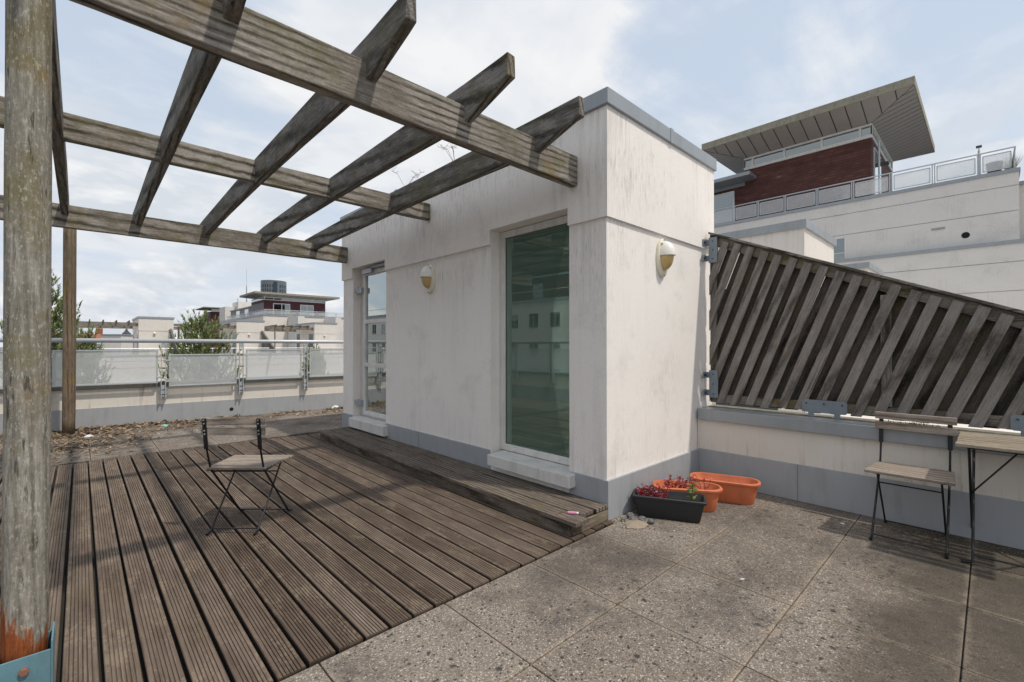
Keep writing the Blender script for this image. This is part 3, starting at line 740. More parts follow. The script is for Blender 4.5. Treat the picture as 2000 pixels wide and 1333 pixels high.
for (zc, hh) in ((2.32, .13), (.955, .14)):
    mb = MB().box(4.668, 4.680, 1.905, 1.992, zc-hh, zc+hh)
    for s in (-1, 1):
        zq = zc+s*(hh-.05)
        mb.prism([(4.668+(0), 1.992, zq-.03), (4.668, 2.028, zq-.03), (4.668, 2.028, zq+.03), (4.668, 1.992, zq+.03)], (.012, 0, 0))
        mb.box(4.60, 4.668, 2.016, 2.028, zq-.032, zq+.032)
    b = P(mb, sn, 'bracket', M['bracket'], bevel=.003)
    mb = MB()
    for s in (-1, 1): mb.tube([(4.625,2.005,zc+s*(hh-.05)),(4.625,2.02,zc+s*(hh-.05))], .013, 8)
    for s in (-1, 0, 1): mb.tube([(4.662,1.95,zc+s*(hh-.04)),(4.672,1.95,zc+s*(hh-.04))], .006, 8)
    for o in mb.each('bolt', M['bolt'], fn=lambda q,n_,m_,p_: P(q,sn,n_,m_)): o.parent = b
for yc in (1.0, -.25):
    mb = MB().prism([(4.66, yc-.165, .775), (4.66, yc-.15, .762), (4.66, yc+.15, .762), (4.66, yc+.165, .775), (4.66, yc+.165, .855), (4.66, yc+.15, .87), (4.66, yc-.15, .87), (4.66, yc-.165, .855)], (.012, 0, 0))
    for s in (-1, 1): mb.box(4.655, 4.662, yc+s*.095-.022, yc+s*.095+.022, .722, .775)
    b = P(mb, sn, 'bracket', M['bracket'], bevel=.002)
    mb = MB()
    for s in (-1, 0, 1): mb.tube([(4.654,yc+s*.13,.84),(4.661,yc+s*.13,.84)], .007, 8)
    for o in mb.each('bolt', M['bolt'], fn=lambda q,n_,m_,p_: P(q,sn,n_,m_)): o.parent = b

# ------------------------------------------------------------------ chairs and table
def make_chair(label, loc, rz):
    ch = thing('folding_chair', label, 'chair', loc, rz, 'folding bistro chairs')
    D = .40; o = -.20
    for s in (-1, 1):
        x = s*.19; mb = MB()
        mb.bar((x,o-.045,.822),(x,o-.018,.60), .026, .007, (0,1,0))
        mb.tube([(x,o-.020,.62),(x,o+.03,.45),(x,o+D,.016)], .0072, 8)
        mb.tube([(x,o+D,.016),(x,o+D+.045,.008)], .009, 8)
        l = mb.build('leg', M['black_metal'], ch, smooth=False)
        mb = MB()
        for z in (.81, .785, .735, .71): mb.tube([(x,o-.054+(.822-z)*.12,z),(x,o-.046+(.822-z)*.12,z)], .0055, 8)
        mb.each('screw', M['steel'], l)
        x = s*.166; mb = MB()
        mb.tube([(x,o+.335,.438),(x,o,.016)], .0062, 8); mb.tube([(x,o,.016),(x,o-.045,.008)], .009, 8)
        mb.build('leg', M['black_metal'], ch)
    mb = MB()
    for (y, z, hw, r) in ((o+.035,.432,.19,.0065),(o+.275,.366,.166,.005),(o+D-.01,.03,.19,.005),(o+.012,.03,.166,.005)): mb.tube([(-hw,y,z),(hw,y,z)], r, 6)
    for s in (-1, 1): mb.bar((s*.205,o+.02,.44),(s*.175,o+.36,.44), .02, .006)
    mb.each('stretcher', M['black_metal'], ch)
    mb = MB()
    for q in range(6):
        y = o+.012+q*.0645; hw = .212+.004*q
        mb.box(-hw, hw, y, y+.057, .445+random.uniform(0,.002), .462)
    mb.build('seat', M['chair_wood'], ch, bevel=.003)
    for z in (.772, .70):
        MB().box(-.226, .226, o-.040+(.8-z)*.12, o-.024+(.8-z)*.12, z, z+.052).build('back_slat', M['chair_wood'], ch, bevel=.004)
    return ch
fang = math.atan2(.75, .66)-math.pi/2
ch1 = make_chair('folding bistro chair with grey slats standing alone on the deck', (.94, 3.86, .013), math.atan2(.73,.685)-math.pi/2)
ch2 = copy_tree(ch1); ch2.location = (4.218, .395, 0); ch2.scale = (1, 1, 1.02); ch2.rotation_euler.z = R(90)
ch2['label'] = 'folding bistro chair with grey slats standing on paving against the right parapet'

tb = thing('folding_table', 'folding bistro table with weathered slatted top at the right edge', 'table', (4.28, -.12, 0))
mb = MB()
for q in range(9):
    x0 = 3.945+q*.0735; mb.box(x0, x0+.060, -.42, .158+random.uniform(-.003,.003), .722, .742)
P(mb, tb, 'tabletop', M['table_wood'], bevel=.003)
for y in (.095, -.355):
    for a, b in ((3.985, 4.55), (4.555, 4.01)):
        sgn = 1 if a > b else -1
        mb = MB().tube([(a,y+(.006 if a > b else -.006),.016),(b,y+(.006 if a > b else -.006),.72)], .0075, 8)
        mb.tube([(a,y,.016),(a,y+.045*(1 if y > 0 else -1),.009)], .010, 8)
        P(mb, tb, 'leg', M['black_metal'])
mb = MB()
for x in (4.02, 4.525): mb.tube([(x,.095,.05),(x,-.355,.05)], .0055, 6)
mb.tube([(4.27,.10,.372),(4.27,-.14,.715)], .0055, 6); mb.tube([(4.27,-.36,.372),(4.27,-.12,.715)], .0055, 6)
mb.tube([(3.99,.11,.715),(3.99,-.38,.715)], .006, 6); mb.tube([(4.55,.11,.715),(4.55,-.38,.715)], .006, 6)
mb.each('stretcher', M['black_metal'], fn=lambda q,n_,m_,p_: P(q,tb,n_,m_))

# ------------------------------------------------------------------ planters
def rr(lx, ly, z, r, n=7):
    pts = []
    for (sx, sy, a0) in ((1,1,0),(-1,1,90),(-1,-1,180),(1,-1,270)):
        for k in range(n+1):
            a = R(a0+90*k/n); pts.append((sx*(lx-r)+r*math.cos(a), sy*(ly-r)+r*math.sin(a), z))
    return pts
def trough(name, label, loc, rz, lx, ly, h, rad, taper, mat, soilz, rim):
    root = thing(name, label, 'planter', loc, rz)
    a, b = lx*taper, ly*taper
    k = lambda f: (a+(lx-a)*f, b+(ly-b)*f)
    rad_ = lambda s, v: min(rad, v*.99)
    R_ = [rr(a-.006,b-.006,0,rad_(0,b-.006)), rr(a,b,.008,rad_(0,b)), rr(*k(.80),h*.80,rad_(0,k(.80)[1])), rr(*k(.81),h*.83,rad_(0,k(.81)[1])), rr(*k(.97),h-.022,rad_(0,k(.97)[1])),
          rr(lx+rim,ly+rim,h-.022,rad_(0,ly+rim)), rr(lx+rim+.002,ly+rim+.002,h-.006,rad_(0,ly+rim)), rr(lx+rim-.004,ly+rim-.004,h,rad_(0,ly+rim-.004)), rr(lx-.006,ly-.006,h,rad_(0,ly-.006)), rr(lx-.010,ly-.010,h-.01,rad_(0,ly-.010)),
          rr(*(v-.012 for v in k(.75)),h*.75,rad_(0,k(.75)[1]-.012)), rr(*(v-.016 for v in k(.72)),h*.72,rad_(0,k(.72)[1]-.016)), rr(a-.008,b-.008,.02,rad_(0,b-.008))]
    MB().loft(R_).build('trough', mat, root, smooth=True).modifiers.new('es', 'EDGE_SPLIT').split_angle = R(38)
    q = k(soilz/h)
    MB().poly(rr(q[0]-.013,q[1]-.013,soilz,rad_(0,q[1]-.013))).build('soil', M['soil'], root)
    return root
def dirang(a, b): return math.atan2(b[1]-a[1], b[0]-a[0])
bp = trough('planter_trough', 'black rectangular plastic planter with red succulents beside the stair house corner', (3.375, 1.76, .001), math.atan2(-.40,.20), .262, .098, .17, .018, .86, M['black_plastic'], .10, .008)
t1 = trough('planter_trough', 'terracotta oval planter with red stems squeezed behind the black planter', (3.67, 1.755, .001), math.atan2(-.405,.293), .262, .108, .185, .10, .86, M['terracotta'], .13, .010)
t2 = trough('planter_trough', 'empty terracotta oval planter standing farthest back in the corner', (4.10, 1.62, .001), math.atan2(-.476,.177), .27, .108, .185, .10, .86, M['terracotta'], .05, .010)

def succulent(label, loc, lx, ly, n, hmax, rz, seed):
    rnd = random.Random(seed)
    root = thing('succulent_plant', label, 'plant', loc, rz)
    st = MB(); lf = MB(); fl = MB()
    for i in range(n):
        x = rnd.uniform(-lx, lx); y = rnd.uniform(-ly, ly); z = 0
        hx, hy = rnd.uniform(-.05,.05), rnd.uniform(-.05,.05); hh = rnd.uniform(.35, 1)*hmax
        pts = [(x,y,z), (x+hx*.4,y+hy*.4,hh*.6), (x+hx,y+hy,hh)]
        st.tube(pts, .0016, 4)
        for k in range(11):
            f = rnd.uniform(.3, 1); c = Vector((x+hx*f, y+hy*f, hh*f)); a = rnd.uniform(0, 6.3); L = rnd.uniform(.012, .024)
            dv = Vector((math.cos(a), math.sin(a), rnd.uniform(.1,.8))).normalized()*L; sd_ = Vector((-math.sin(a), math.cos(a), rnd.uniform(-.3,.3)))*L*.38
            lf.ct = rnd.random(); lf.poly([c, c+dv*.5+sd_, c+dv, c+dv*.5-sd_])
        if rnd.random() < .28:
            c = Vector(pts[-1])
            for k in range(5):
                a = 1.256*k; e = Vector((math.cos(a), math.sin(a), .35))*.010; s_ = Vector((-math.sin(a), math.cos(a), 0))*.004
                fl.poly([c, c+e*.6+s_, c+e, c+e*.6-s_])
    st.build('stems', plain('red_stems', (.22,.03,.03), .7), root); lf.build('leaves', M['leafred'], root, tint=True); 
    if fl.f: fl.build('flowers', M['pink'], root)
    return root
def wpt(root, x, y, z): 
    c, s = math.cos(root.rotation_euler.z), math.sin(root.rotation_euler.z)
    return (root.location.x+c*x-s*y, root.location.y+s*x+c*y, root.location.z+z)
succulent('dense red succulent with pink flowers in the left half of the black planter', wpt(bp,-.125,0,.10), .10, .06, 44, .14, bp.rotation_euler.z, 3)
succulent('straggly red succulent with pink flowers in the front terracotta planter', wpt(t1,-.01,0,.13), .19, .05, 40, .15, t1.rotation_euler.z, 5)
gp = thing('seedling', 'green seedling growing at the right end of the black planter', 'plant', wpt(bp,.165,-.02,.10))
MB().tube([(0,0,0),(.006,-.004,.07),(.012,-.006,.18)], .005, 6).build('stem', M['leafgreen'], gp)
lf = MB(); rnd = random.Random(8)
for k in range(11):
    z = .05+.012*k; a = k*2.4; L = rnd.uniform(.05,.085); c = Vector((.008,-.004,z)); dv = Vector((math.cos(a),math.sin(a),.55)).normalized()*L; s_ = Vector((-math.sin(a),math.cos(a),0))*L*.33
    lf.ct = rnd.random(); m1 = c+dv*.5+Vector((0,0,.006)); e = c+dv-Vector((0,0,.008))
    lf.poly([c, m1+s_, e, m1]); lf.poly([c, m1, e, m1-s_])
lf.build('leaves', M['leafgreen'], gp, tint=True)

# stones, sand, scraps
def rock(mb, c, r, rnd):
    n = 7; rings = []
    for k in range(5):
        f = math.pi*(k+.35)/5.7; rings.append([(c[0]+r*math.sin(f)*math.cos(2*math.pi*i/n)*rnd.uniform(.75,1.15), c[1]+r*math.sin(f)*math.sin(2*math.pi*i/n)*rnd.uniform(.75,1.15), c[2]+r*.7*math.cos(f)*rnd.uniform(.85,1.1)) for i in range(n)])
    mb.loft(rings)
rnd = random.Random(4)
for i, (x, y, r, lab) in enumerate(((3.13,1.955,.034,'dark grey stone touching the flashing, nearest the black planter'), (3.075,1.90,.031,'dark grey stone on the sand pile, left of the tallest one'), (3.125,1.85,.036,'large dark stone in the middle of the sand pile'), (3.14,1.78,.028,'small dark stone at the right rim of the sand pile'), (3.03,1.955,.02,'small grey stone in the gap at the wall corner'))):
    mb = MB(); rock(mb, (x, y, .018), r, rnd); tag(mb.build('stone', M['stone'], smooth=False), lab, 'stone', 'stones by the wall corner')
mb = MB()
for i in range(90):
    a = rnd.uniform(0, 6.28); q = rnd.uniform(0, 1)**.7
    rock(mb, (3.04+.17*q*math.cos(a)*.8, 1.90+.15*q*math.sin(a)*.75, .006), rnd.uniform(.003,.009), rnd)
tag(mb.build('gravel', plain('pale_gravel', (.34,.31,.27), .9, 0, .5, 60)), 'loose pale gravel at the foot of the wall corner', 'gravel', kind='stuff')
n = 26; rings = []
for (q, z) in ((1,.0015),(.9,.006),(.7,.014),(.45,.02),(.2,.022)):
    rings.append([(3.045+.11*q*math.cos(2*math.pi*i/n)*(1+.22*math.sin(3.3*i)*math.cos(1.7*i)), 1.855+.085*q*math.sin(2*math.pi*i/n)*(1+.1*math.cos(2*i)), z) for i in range(n)])
tag(MB().loft(rings).build('sand_pile', M['sand'], smooth=True), 'small heap of spilled sand on the paving by the wall corner', 'sand', kind='stuff')
tag(MB().loft([[(3.02+.115*q*math.cos(a), 1.80+.05*q*math.sin(a), z) for a in [math.pi*(1.02+.9*i/14) for i in range(15)]] for q, z in ((1,.002),(1.0,.010),(.93,.010),(.93,.002))], cap=False, closed=False).build('saucer_rim', M['paper']), 'white curved shard at the edge of the sand heap', 'shard') if False else None
# pink lighter on the step
lt = thing('pink_lighter', 'pink plastic lighter lying on the near end of the timber step', 'lighter', (2.60, 2.10, .128), R(-55))
MB().box(-.038, .028, -.011, .011, .0, .013).build('lighter_body', M['pinkplastic'], lt, bevel=.003)
MB().box(.028, .042, -.010, .010, .0005, .012).build('lighter_head', M['paper'], lt, bevel=.002)
tag(MB().tube([(2.505,2.17,.129),(2.54,2.18,.129),(2.575,2.15,.129)], .003, 6).build('dark_twig', M['stem']), 'short dark twig on the step beside the pink lighter', 'twig')
def scrap(name, mat, c, r, lab, cat, seed):
    rnd = random.Random(seed); mb = MB(); n = 9; rings = []
    for k in range(6):
        f = math.pi*(k+.4)/6; rings.append([(c[0]+r*math.sin(f)*math.cos(2*math.pi*i/n)*rnd.uniform(.6,1.3), c[1]+r*math.sin(f)*math.sin(2*math.pi*i/n)*rnd.uniform(.6,1.3), max(.001, c[2]+r*.6*math.cos(f)*rnd.uniform(.7,1.2))) for i in range(n)])
    tag(mb.loft(rings).build(name, mat), lab, cat)
scrap('crumpled_paper', M['paper'], (3.9, 9.5, .04), .07, 'crumpled white paper beside the far corner of the stair house', 'paper', 1)
scrap('teal_scrap', M['teal'], (1.02, 9.35, .02), .05, 'teal plastic scrap among the dead leaves by the parapet', 'litter', 2)
scrap('pale_scrap', M['paper'], (.10, 9.05, .02), .045, 'pale scrap among the dead leaves right of the far pergola post', 'litter', 3)
tag(MB().tube([(2.83,1.972,.018),(2.83,1.99,.018)], .02, 12).build('steel_ring', M['steel']), 'small steel ring lying at the foot of the step end', 'ring') if False else None

# dead leaf litter along the rear parapet
lm = MB(); rnd = random.Random(12)
def leaf(x, y, z, L):
    a = rnd.uniform(0, 6.28); ti = rnd.uniform(-.5, .5); u = Vector((math.cos(a), math.sin(a), ti))*L; v = Vector((-math.sin(a), math.cos(a), rnd.uniform(-.5,.5)))*L*rnd.uniform(.12,.4)
    c = Vector((x, y, z+abs(u.z)+abs(v.z)*.5)); lm.ct = rnd.random()**1.3
    lm.poly([c-u, c-u*.1+v, c+u, c-u*.1-v])
for i in range(7500):
    x = rnd.uniform(-1.95, 4.4); pyl = 10.03-.106*x
    dd = rnd.expovariate(1/(.22+.42*max(0, (2.0-x)/3.5)))
    y = pyl-dd
    if math.sin(x*5.1+2*math.sin(y*4.3))+math.sin(y*7.7+x*2.1) < rnd.uniform(-1.6, .7)*(1 if x < 2 else .6): continue
    if y < 7.35 or rnd.random() > (.35 if x > 2 else .9): continue
    leaf(x, y, .004, rnd.uniform(.014, .065))
for i in range(1500):
    x = rnd.gauss(-.15, .45); y = rnd.gauss(8.6, .6)
    if x < -1.9 or y < 7.25: continue
    leaf(x, y, .004, rnd.uniform(.015, .05))
for i in range(160):
    a = rnd.uniform(0, 6.28); q = rnd.uniform(.1, .28); leaf(-.118+q*math.cos(a), 9.52+q*math.sin(a), .004+.03*rnd.random(), rnd.uniform(.015,.045))
tag(lm.build('leaf_litter', M['leafl'], tint=True), 'dead brown leaves and twigs drifted along the rear parapet', 'leaves', kind='stuff')
wl = MB(); rnd = random.Random(3)
for i in range(300):
    x = rnd.uniform(4.33, 4.5) if rnd.random() < .75 else rnd.uniform(4.1, 4.5); y = rnd.uniform(-.7, .62)
    rock(wl, (x, y, .003), rnd.uniform(.002, .007), rnd)
tag(wl.build('grit', plain('moss_grit', (.14,.12,.08), .95, 0, .6, 50)), 'mossy grit gathered at the foot of the right parapet', 'grit', kind='stuff')

# dry weeds on the stair house roof
def weed(label, x, y, z, seed, h):
    rnd = random.Random(seed); root = thing('dry_weed', label, 'plant', (x, y, z)); mb = MB()
    for k in range(4):
        a = rnd.uniform(0, 6.28); L = rnd.uniform(.6, 1)*h; e = Vector((math.cos(a)*.7, math.sin(a)*.7, .75))*L
        mid = e*.55+Vector((0,0,.06)); mb.tube([(0,0,0), mid, e], .002, 5)
        for q in range(5):
            f = rnd.uniform(.5, 1); c = mid+(e-mid)*((f-.5)*2); b = Vector((rnd.uniform(-1,1), rnd.uniform(-1,1), rnd.uniform(0,1)))*.07; mb.tube([c, c+b], .0012, 4)
    mb.build('stems', M['stem'], root)
weed('dry weed with bent stalks at the roof edge above the lamp', 2.98, 5.1, 3.33, 2, .36)
weed('thin dry weed at the roof edge nearer the tall window', 2.98, 4.05, 3.33, 9, .30)

# moss and debris behind the coping
mb = MB(); rnd = random.Random(6)
for i in range(130):
    x, y = rnd.uniform(4.66, 4.80), rnd.gauss(.40, .07); a = rnd.uniform(0, 6.28); L = rnd.uniform(.01,.03); c = Vector((x, y, .725)); u = Vector((math.cos(a)*.6, math.sin(a)*.6, .9))*L; v = Vector((-math.sin(a), math.cos(a), 0))*L*.2
    mb.ct = rnd.random(); mb.poly([c-v, c+u, c+v])
tag(mb.build('moss_tuft', M['grass'], tint=True), 'tuft of dry moss on the right coping behind the chair back', 'moss')

# ------------------------------------------------------------------ neighbouring units (same house type repeated)
def simple_house(label, dx, dy, group='rooftop stair houses of the neighbours'):
    r = thing('neighbour_stair_house', label, 'building', (XW+dx, YW+dy, 0), 0, group)
    L, D = XE-XW, YE-YW
    MB().box(0, L, 0, D, -.5, 2.345).build('lower_wall', M['stucco_far'], r)
    MB().box(-.022, L+.022, -.022, D+.022, 2.345, 3.21).build('upper_wall', M['stucco_far'], r)
    MB().box(-.06, L+.06, -.06, D+.06, 3.205, 3.335).build('roof_coping', M['coping'], r)
    MB().box(-.012, .002, .37, 1.37, .2, 2.49).build('window', M['towerglass'], r)
    d_ = MB().box(-.024, .002, 3.5, 4.5, .2, 2.49).build('door', M['white'], r)
    MB().box(-.03, -.0245, 3.58, 4.42, .3, 2.4).build('door_pane', M['towerglass'], d_)
    MB().box(-.015, L+.015, -.02, .0, 0, .305).build('flashing', M['flash'], r)
    return r
simple_house('nearer white neighbouring stair house rising behind the slatted screen', 5.36, 0)
simple_house('farther neighbouring stair house whose coping tip just shows above the screen', 10.74, 0)
for i, lab in enumerate(('opposite white stair house left of the middle pine', 'opposite white stair house right of the middle pine', 'opposite white stair house nearest the glazed door')):
    dx, dy = -.03+5.91*i, 38.35
    simple_house(lab, dx, dy, 'stair houses on the opposite roof')
    l_ = copy_tree(lamp2); l_.location = (3.80+dx, YW+dy-.003, 2.135)
    l_['label'] = 'tiny cream wall lamp on the ' + lab; l_['group'] = 'oval wall lamps across the street'
    p_ = copy_tree(pg); p_.location = (pg.location.x+dx, pg.location.y+dy, 0)
    p_['label'] = 'distant timber pergola of the ' + lab; p_['group'] = 'pergolas across the street'
    for c in list(p_.children):
        if c.name.startswith('post') and c.data == fp.data: c.location = fp.location + Vector((0,-2.75,-.4))
    if i < 2:
        s_ = copy_tree(sn); s_.location = (sn.location.x+dx, sn.location.y+dy, sn.location.z)
        s_['label'] = 'distant sloping timber screen right of the ' + lab; s_['group'] = 'screens across the street'

# opposite building facade
def block(name, label, loc, rz=0, cat='building'): return thing(name, label, cat, loc, rz)
op = block('apartment_building', 'long pale apartment block across the street below the opposite stair houses', (0, 37.6, 0))
mb = MB()
zs = [-12, -9.4, -6.6, -4.0, -2.5, -1.15]
for a, b in zip(zs[:-1], zs[1:]): mb.box(-16, 34, 0, 14, a+.03, b)
mb.box(-16, 34, .06, 13.9, -12, -1.2)
for a, b in ((-1.12, -.15), (-.12, .30), (.33, .62)): mb.box(-16, 34, .30, .62, a, b)
mb.box(-16, 34, .34, .60, -1.2, .6); mb.box(-16, 34, .62, 14, -1.14, -.06)
mb.build('facade', M['stucco_far'], op)
MB().box(-16, 34, .26, .68, .62, .72).build('parapet_coping', M['coping'], op)
MB().box(-16, 34, -.06, .29, -1.13, -1.02).build('ledge', M['coping'], op)
mb = MB().tube([(-16,.45,1.12),(34,.45,1.12)], .03, 6)
for i in range(42): mb.box(-16+i*1.2, -15.95+i*1.2, .42, .48, .70, 1.12)
mb.build('railing', M['railsteel'], op)
for fl in (-3.6, -6.2, -8.9):
    for i in range(16):
        x = -14+i*3.0
        f_ = MB().box(x, x+1.5, -.03, .02, fl-.4, fl+1.1).build('window', M['white'], op)
        MB().box(x+.08, x+1.42, -.04, -.031, fl-.32, fl+1.02).build('window_pane', M['farglass'], f_)
# roof garden hedges on the opposite terrace
def bush(name, label, c, r, h, n, seed, mat, cat='shrub', group=None):
    rnd = random.Random(seed); root = thing(name, label, cat, c, 0, group); mb = MB()
    for i in range(n):
        a = rnd.uniform(0, 6.28); q = rnd.uniform(0,1)**.5; z = rnd.uniform(.05, 1)*h; rr_ = r*q*math.sqrt(max(.05, 1-(z/h)**2*.8))
        p = Vector((rr_*math.cos(a), rr_*math.sin(a), z)); L = rnd.uniform(.05,.13)*max(r,.5); u = Vector((rnd.uniform(-1,1), rnd.uniform(-1,1), rnd.uniform(-.2,1))).normalized()*L; v = u.cross(Vector((rnd.uniform(-1,1), rnd.uniform(-1,1), .3))).normalized()*L*.4
        mb.ct = rnd.random(); mb.poly([p-v, p+u, p+v])
    mb.build('foliage', mat, root, tint=True)
    MB().tube([(0,0,0),(0,0,h*.5)], .03, 5).build('stem', M['bark'], root)
    return root
for i, (x, lab) in enumerate(((1.0, 'left'), (2.9, 'middle'), (5.2, 'right'))):
    bush('terrace_shrub', '%s low yellow green shrub on the opposite terrace edge' % {'left': 'leftmost', 'middle': 'second', 'right': 'rightmost'}[lab], (x, 38.5, .3), .7, .75, 260, 20+i, M['leafgreen'], group='shrubs on the opposite terrace')

# ------------------------------------------------------------------ upper terraces and penthouses
def penthouse_roof(par, x0, x1, y0, y1, ze, ov, zw, npan, soffmat=None):
    """flat roof whose soffit rises from the wall head (zw) out to the eave (ze)"""
    X0, X1, Y0, Y1 = x0-ov, x1+ov, y0-ov, y1+ov
    rf = MB().box(X0-.05, X1+.05, Y0-.05, Y1+.05, ze-.02, ze+.28*(1.5 if ze > 12 else 1)).build('roof', M['fascia'], par)
    A = [(X0,Y0,ze-.021),(X1,Y0,ze-.021),(X1,Y1,ze-.021),(X0,Y1,ze-.021)]; B = [(x0,y0,zw),(x1,y0,zw),(x1,y1,zw),(x0,y1,zw)]
    mb = MB(); jt = MB()
    for k in range(4):
        a, b, c, e = Vector(A[k]), Vector(A[(k+1)%4]), Vector(B[(k+1)%4]), Vector(B[k])
        mb.poly([a, b, c, e])
        n = npan if k % 2 == 0 else int(npan*1.4)
        L = (b-a).length; ux = (b-a)/L
        for i in range(1, n):
            s = L*i/n; p = a+ux*s
            # run of the joint from the eave to the wall (or hip)
            inn = min(1, s/ov, (L-s)/ov)
            dirn = (Vector(((e-a).x, (e-a).y, (e-a).z)) - ux*((e-a).dot(ux)))
            q = p+dirn*inn
            dn = Vector((0,0,-.012)); wv = ux*.022
            jt.poly([p-wv+dn, p+wv+dn, q+wv+dn, q-wv+dn])
        dn = Vector((0,0,-.014)); wv = ux*.04
        jt.poly([a+dn, a+wv+dn, e+wv+dn, e+dn])
    mb.build('soffit', M['soffit'], rf); jt.build('soffit_joint', M['bolt'], rf)
    return rf

def glass_rail(par, pts, z0, h, mat):
    """railing along a list of (x, y) points"""
    mb = MB(); mb.tube([(p[0], p[1], z0+h) for p in pts], .035, 8)
    rail = mb.build('railing', M['railsteel'], par)
    for i in range(len(pts)-1):
        a, b = Vector((*pts[i], 0)), Vector((*pts[i+1], 0)); u = (b-a).normalized()
        m2 = MB()
        for s in (-.045, .045): m2.bar(a+u*s+Vector((0,0,z0-.05)), a+u*s+Vector((0,0,z0+h-.02)), .02, .05, u)
        m2.build('rail_post', M['railsteel'], rail)
        a2, b2 = a+u*.13, b-u*.13
        m3 = MB(); lo, hi = z0+.12, z0+h-.16
        m3.bar(a2+Vector((0,0,lo)), b2+Vector((0,0,lo)), .03, .04); m3.bar(a2+Vector((0,0,hi)), b2+Vector((0,0,hi)), .03, .04)
        m3.bar(a2+Vector((0,0,lo)), a2+Vector((0,0,hi)), .03, .04, u); m3.bar(b2+Vector((0,0,lo)), b2+Vector((0,0,hi)), .03, .04, u)
        m3.build('panel_frame', M['railsteel'], rail)
        n_ = Vector((-u.y, u.x, 0))*.006
        m4 = MB().prism([a2+n_+Vector((0,0,lo)), b2+n_+Vector((0,0,lo)), b2+n_+Vector((0,0,hi)), a2+n_+Vector((0,0,hi))], -2*n_)
        m4.build('glass_panel', M['frosted'], rail)
    return rail

# right: local x = -world y, local y = world x - 31
rb = block('terraced_apartment_building', 'tall terraced apartment building on the right with overhanging penthouse roof', (31, 0, 0), R(-90))
mb = MB()
for a, b in ((6.1, 7.50), (7.535, 8.66), (8.695, 9.28)): mb.box(-26, .91, 0, 12, a, b)
mb.box(-25.9, .86, .05, 11.9, 6.0, 9.2)
mb.build('upper_facade', M['stucco_b'], rb)
MB().box(.915, 9, 2.2, 12, 6.13, 9.15).build('set_back_wing', M['stucco_far'], rb)
MB().box(.965, 9.1, 2.1, 12.05, 9.15, 9.32).build('wing_coping', M['coping'], rb)
MB().box(-26.05, .96, -.05, 12.05, 9.28, 9.45).build('terrace_coping', M['coping'], rb)
mb = MB()
for a, b in ((-12, -6.8), (-6.765, -3.4), (-3.365, 0), (.035, 2.5), (2.535, 3.8), (3.835, 5.12), (5.155, 5.95)): mb.box(-26, 9, -.35, 12.5, a, b)
mb.box(-25.9, 8.9, -.30, 12.4, -12, 5.9)
mb.build('lower_facade', M['stucco_b'], rb)
MB().box(-26.05, 9.05, -.42, 12.55, 5.95, 6.12).build('ledge_coping', M['coping'], rb)
f_ = MB().box(-6.30, -5.55, -.02, .05, 6.13, 7.42).build('window', M['white'], rb)
MB().box(-6.22, -5.63, -.03, -.021, 6.16, 7.34).build('window_pane', M['farglass'], f_)
MB().box(-6.22, -5.63, -.038, -.031, 6.50, 6.54).build('window_bar', M['white'], f_)
MB().tube([(-.83,-.012,6.66),(-.83,.03,6.66)], .15, 18).build('drain_hole', M['black'], rb)
MB().box(-2.05, -1.55, -.025, .02, 7.10, 7.20).build('vent', M['coping'], rb)
rx = [-.91-.0, -.40, .36, ]
glass_rail(rb, [(-14.6,.12),(-13.0,.12),(-11.6,.12),(-10.15,.12),(-8.62,.12),(-6.95,.12),(-5.26,.12),(-3.62,.12),(-1.96,.12),(-.36,.12),(.80,.12),(.80,2.6),(.80,4.4)], 9.45, 1.02, None)
# penthouse walls
MB().box(-11.75, -4.76, 2.5, 10.5, 9.3, 13.50).build('timber_wall', M['clad'], rb)
MB().box(-24, -11.752, 2.56, 10.4, 9.3, 12.45).build('timber_wing', M['clad'], rb)
MB().box(-24, -11.0, 1.2, 2.55, 12.72, 12.95).build('canopy', M['coping'], rb)
MB().box(-24, -11.753, 2.5, 10.4, 12.46, 12.71).build('wing_coping', M['coping'], rb)
mb = MB().box(-11.80, -4.71, 2.45, 10.55, 13.50, 13.68); mb.box(-11.80, -4.71, 2.45, 10.55, 14.20, 14.32)
for x in (-11.78, -11.25, -9.30, -7.22, -5.30, -4.76): mb.box(x-.05+(.05 if x == -11.78 else 0), x+.07-(.04 if x == -4.76 else 0), 2.46, 2.56, 13.68, 14.20)
for y in (2.46, 4.5, 6.6, 8.7, 10.44): mb.box(-4.79, -4.72, y, y+.1, 13.68, 14.20); mb.box(-11.79, -11.72, y, y+.1, 13.68, 14.20)
mb.build('clerestory_frame', M['white'], rb)
MB().box(-11.74, -4.78, 2.52, 10.48, 13.68, 14.20).build('clerestory_glass', M['farglass'], rb)
MB().box(-11.4, -5.2, 3.2, 10, 13.51, 14.3).build('clerestory_room', M['innerdark'], rb)
penthouse_roof(rb, -11.75, -4.76, 2.5, 10.5, 14.95, 2.05, 14.325, 15)
f_ = MB().box(-15.8, -12.45, 2.44, 2.58, 9.5, 12.25).build('sliding_window', M['white'], rb)
for a, b in ((-15.72,-14.1),(-14.02,-12.53)): MB().box(a, b, 2.43, 2.439, 9.55, 12.17).build('window_pane', M['farglass'], f_)
f_ = MB().box(-4.78, -4.70, 3.1, 5.4, 9.4, 13.1).build('glazed_door', M['white'], rb)
for a, b in ((3.2,4.2),(4.3,5.3)): MB().box(-4.699, -4.69, a, b, 9.6, 13.0).build('door_pane', M['farglass'], f_)
MB().tube([(-4.45,2.75,9.45),(-4.45,2.75,13.3)], .05, 8).build('downpipe', M['steel'], rb)
MB().box(-4.70, -4.1, 3.4, 3.9, 12.1, 12.18).build('outdoor_lamp', M['bolt'], rb)
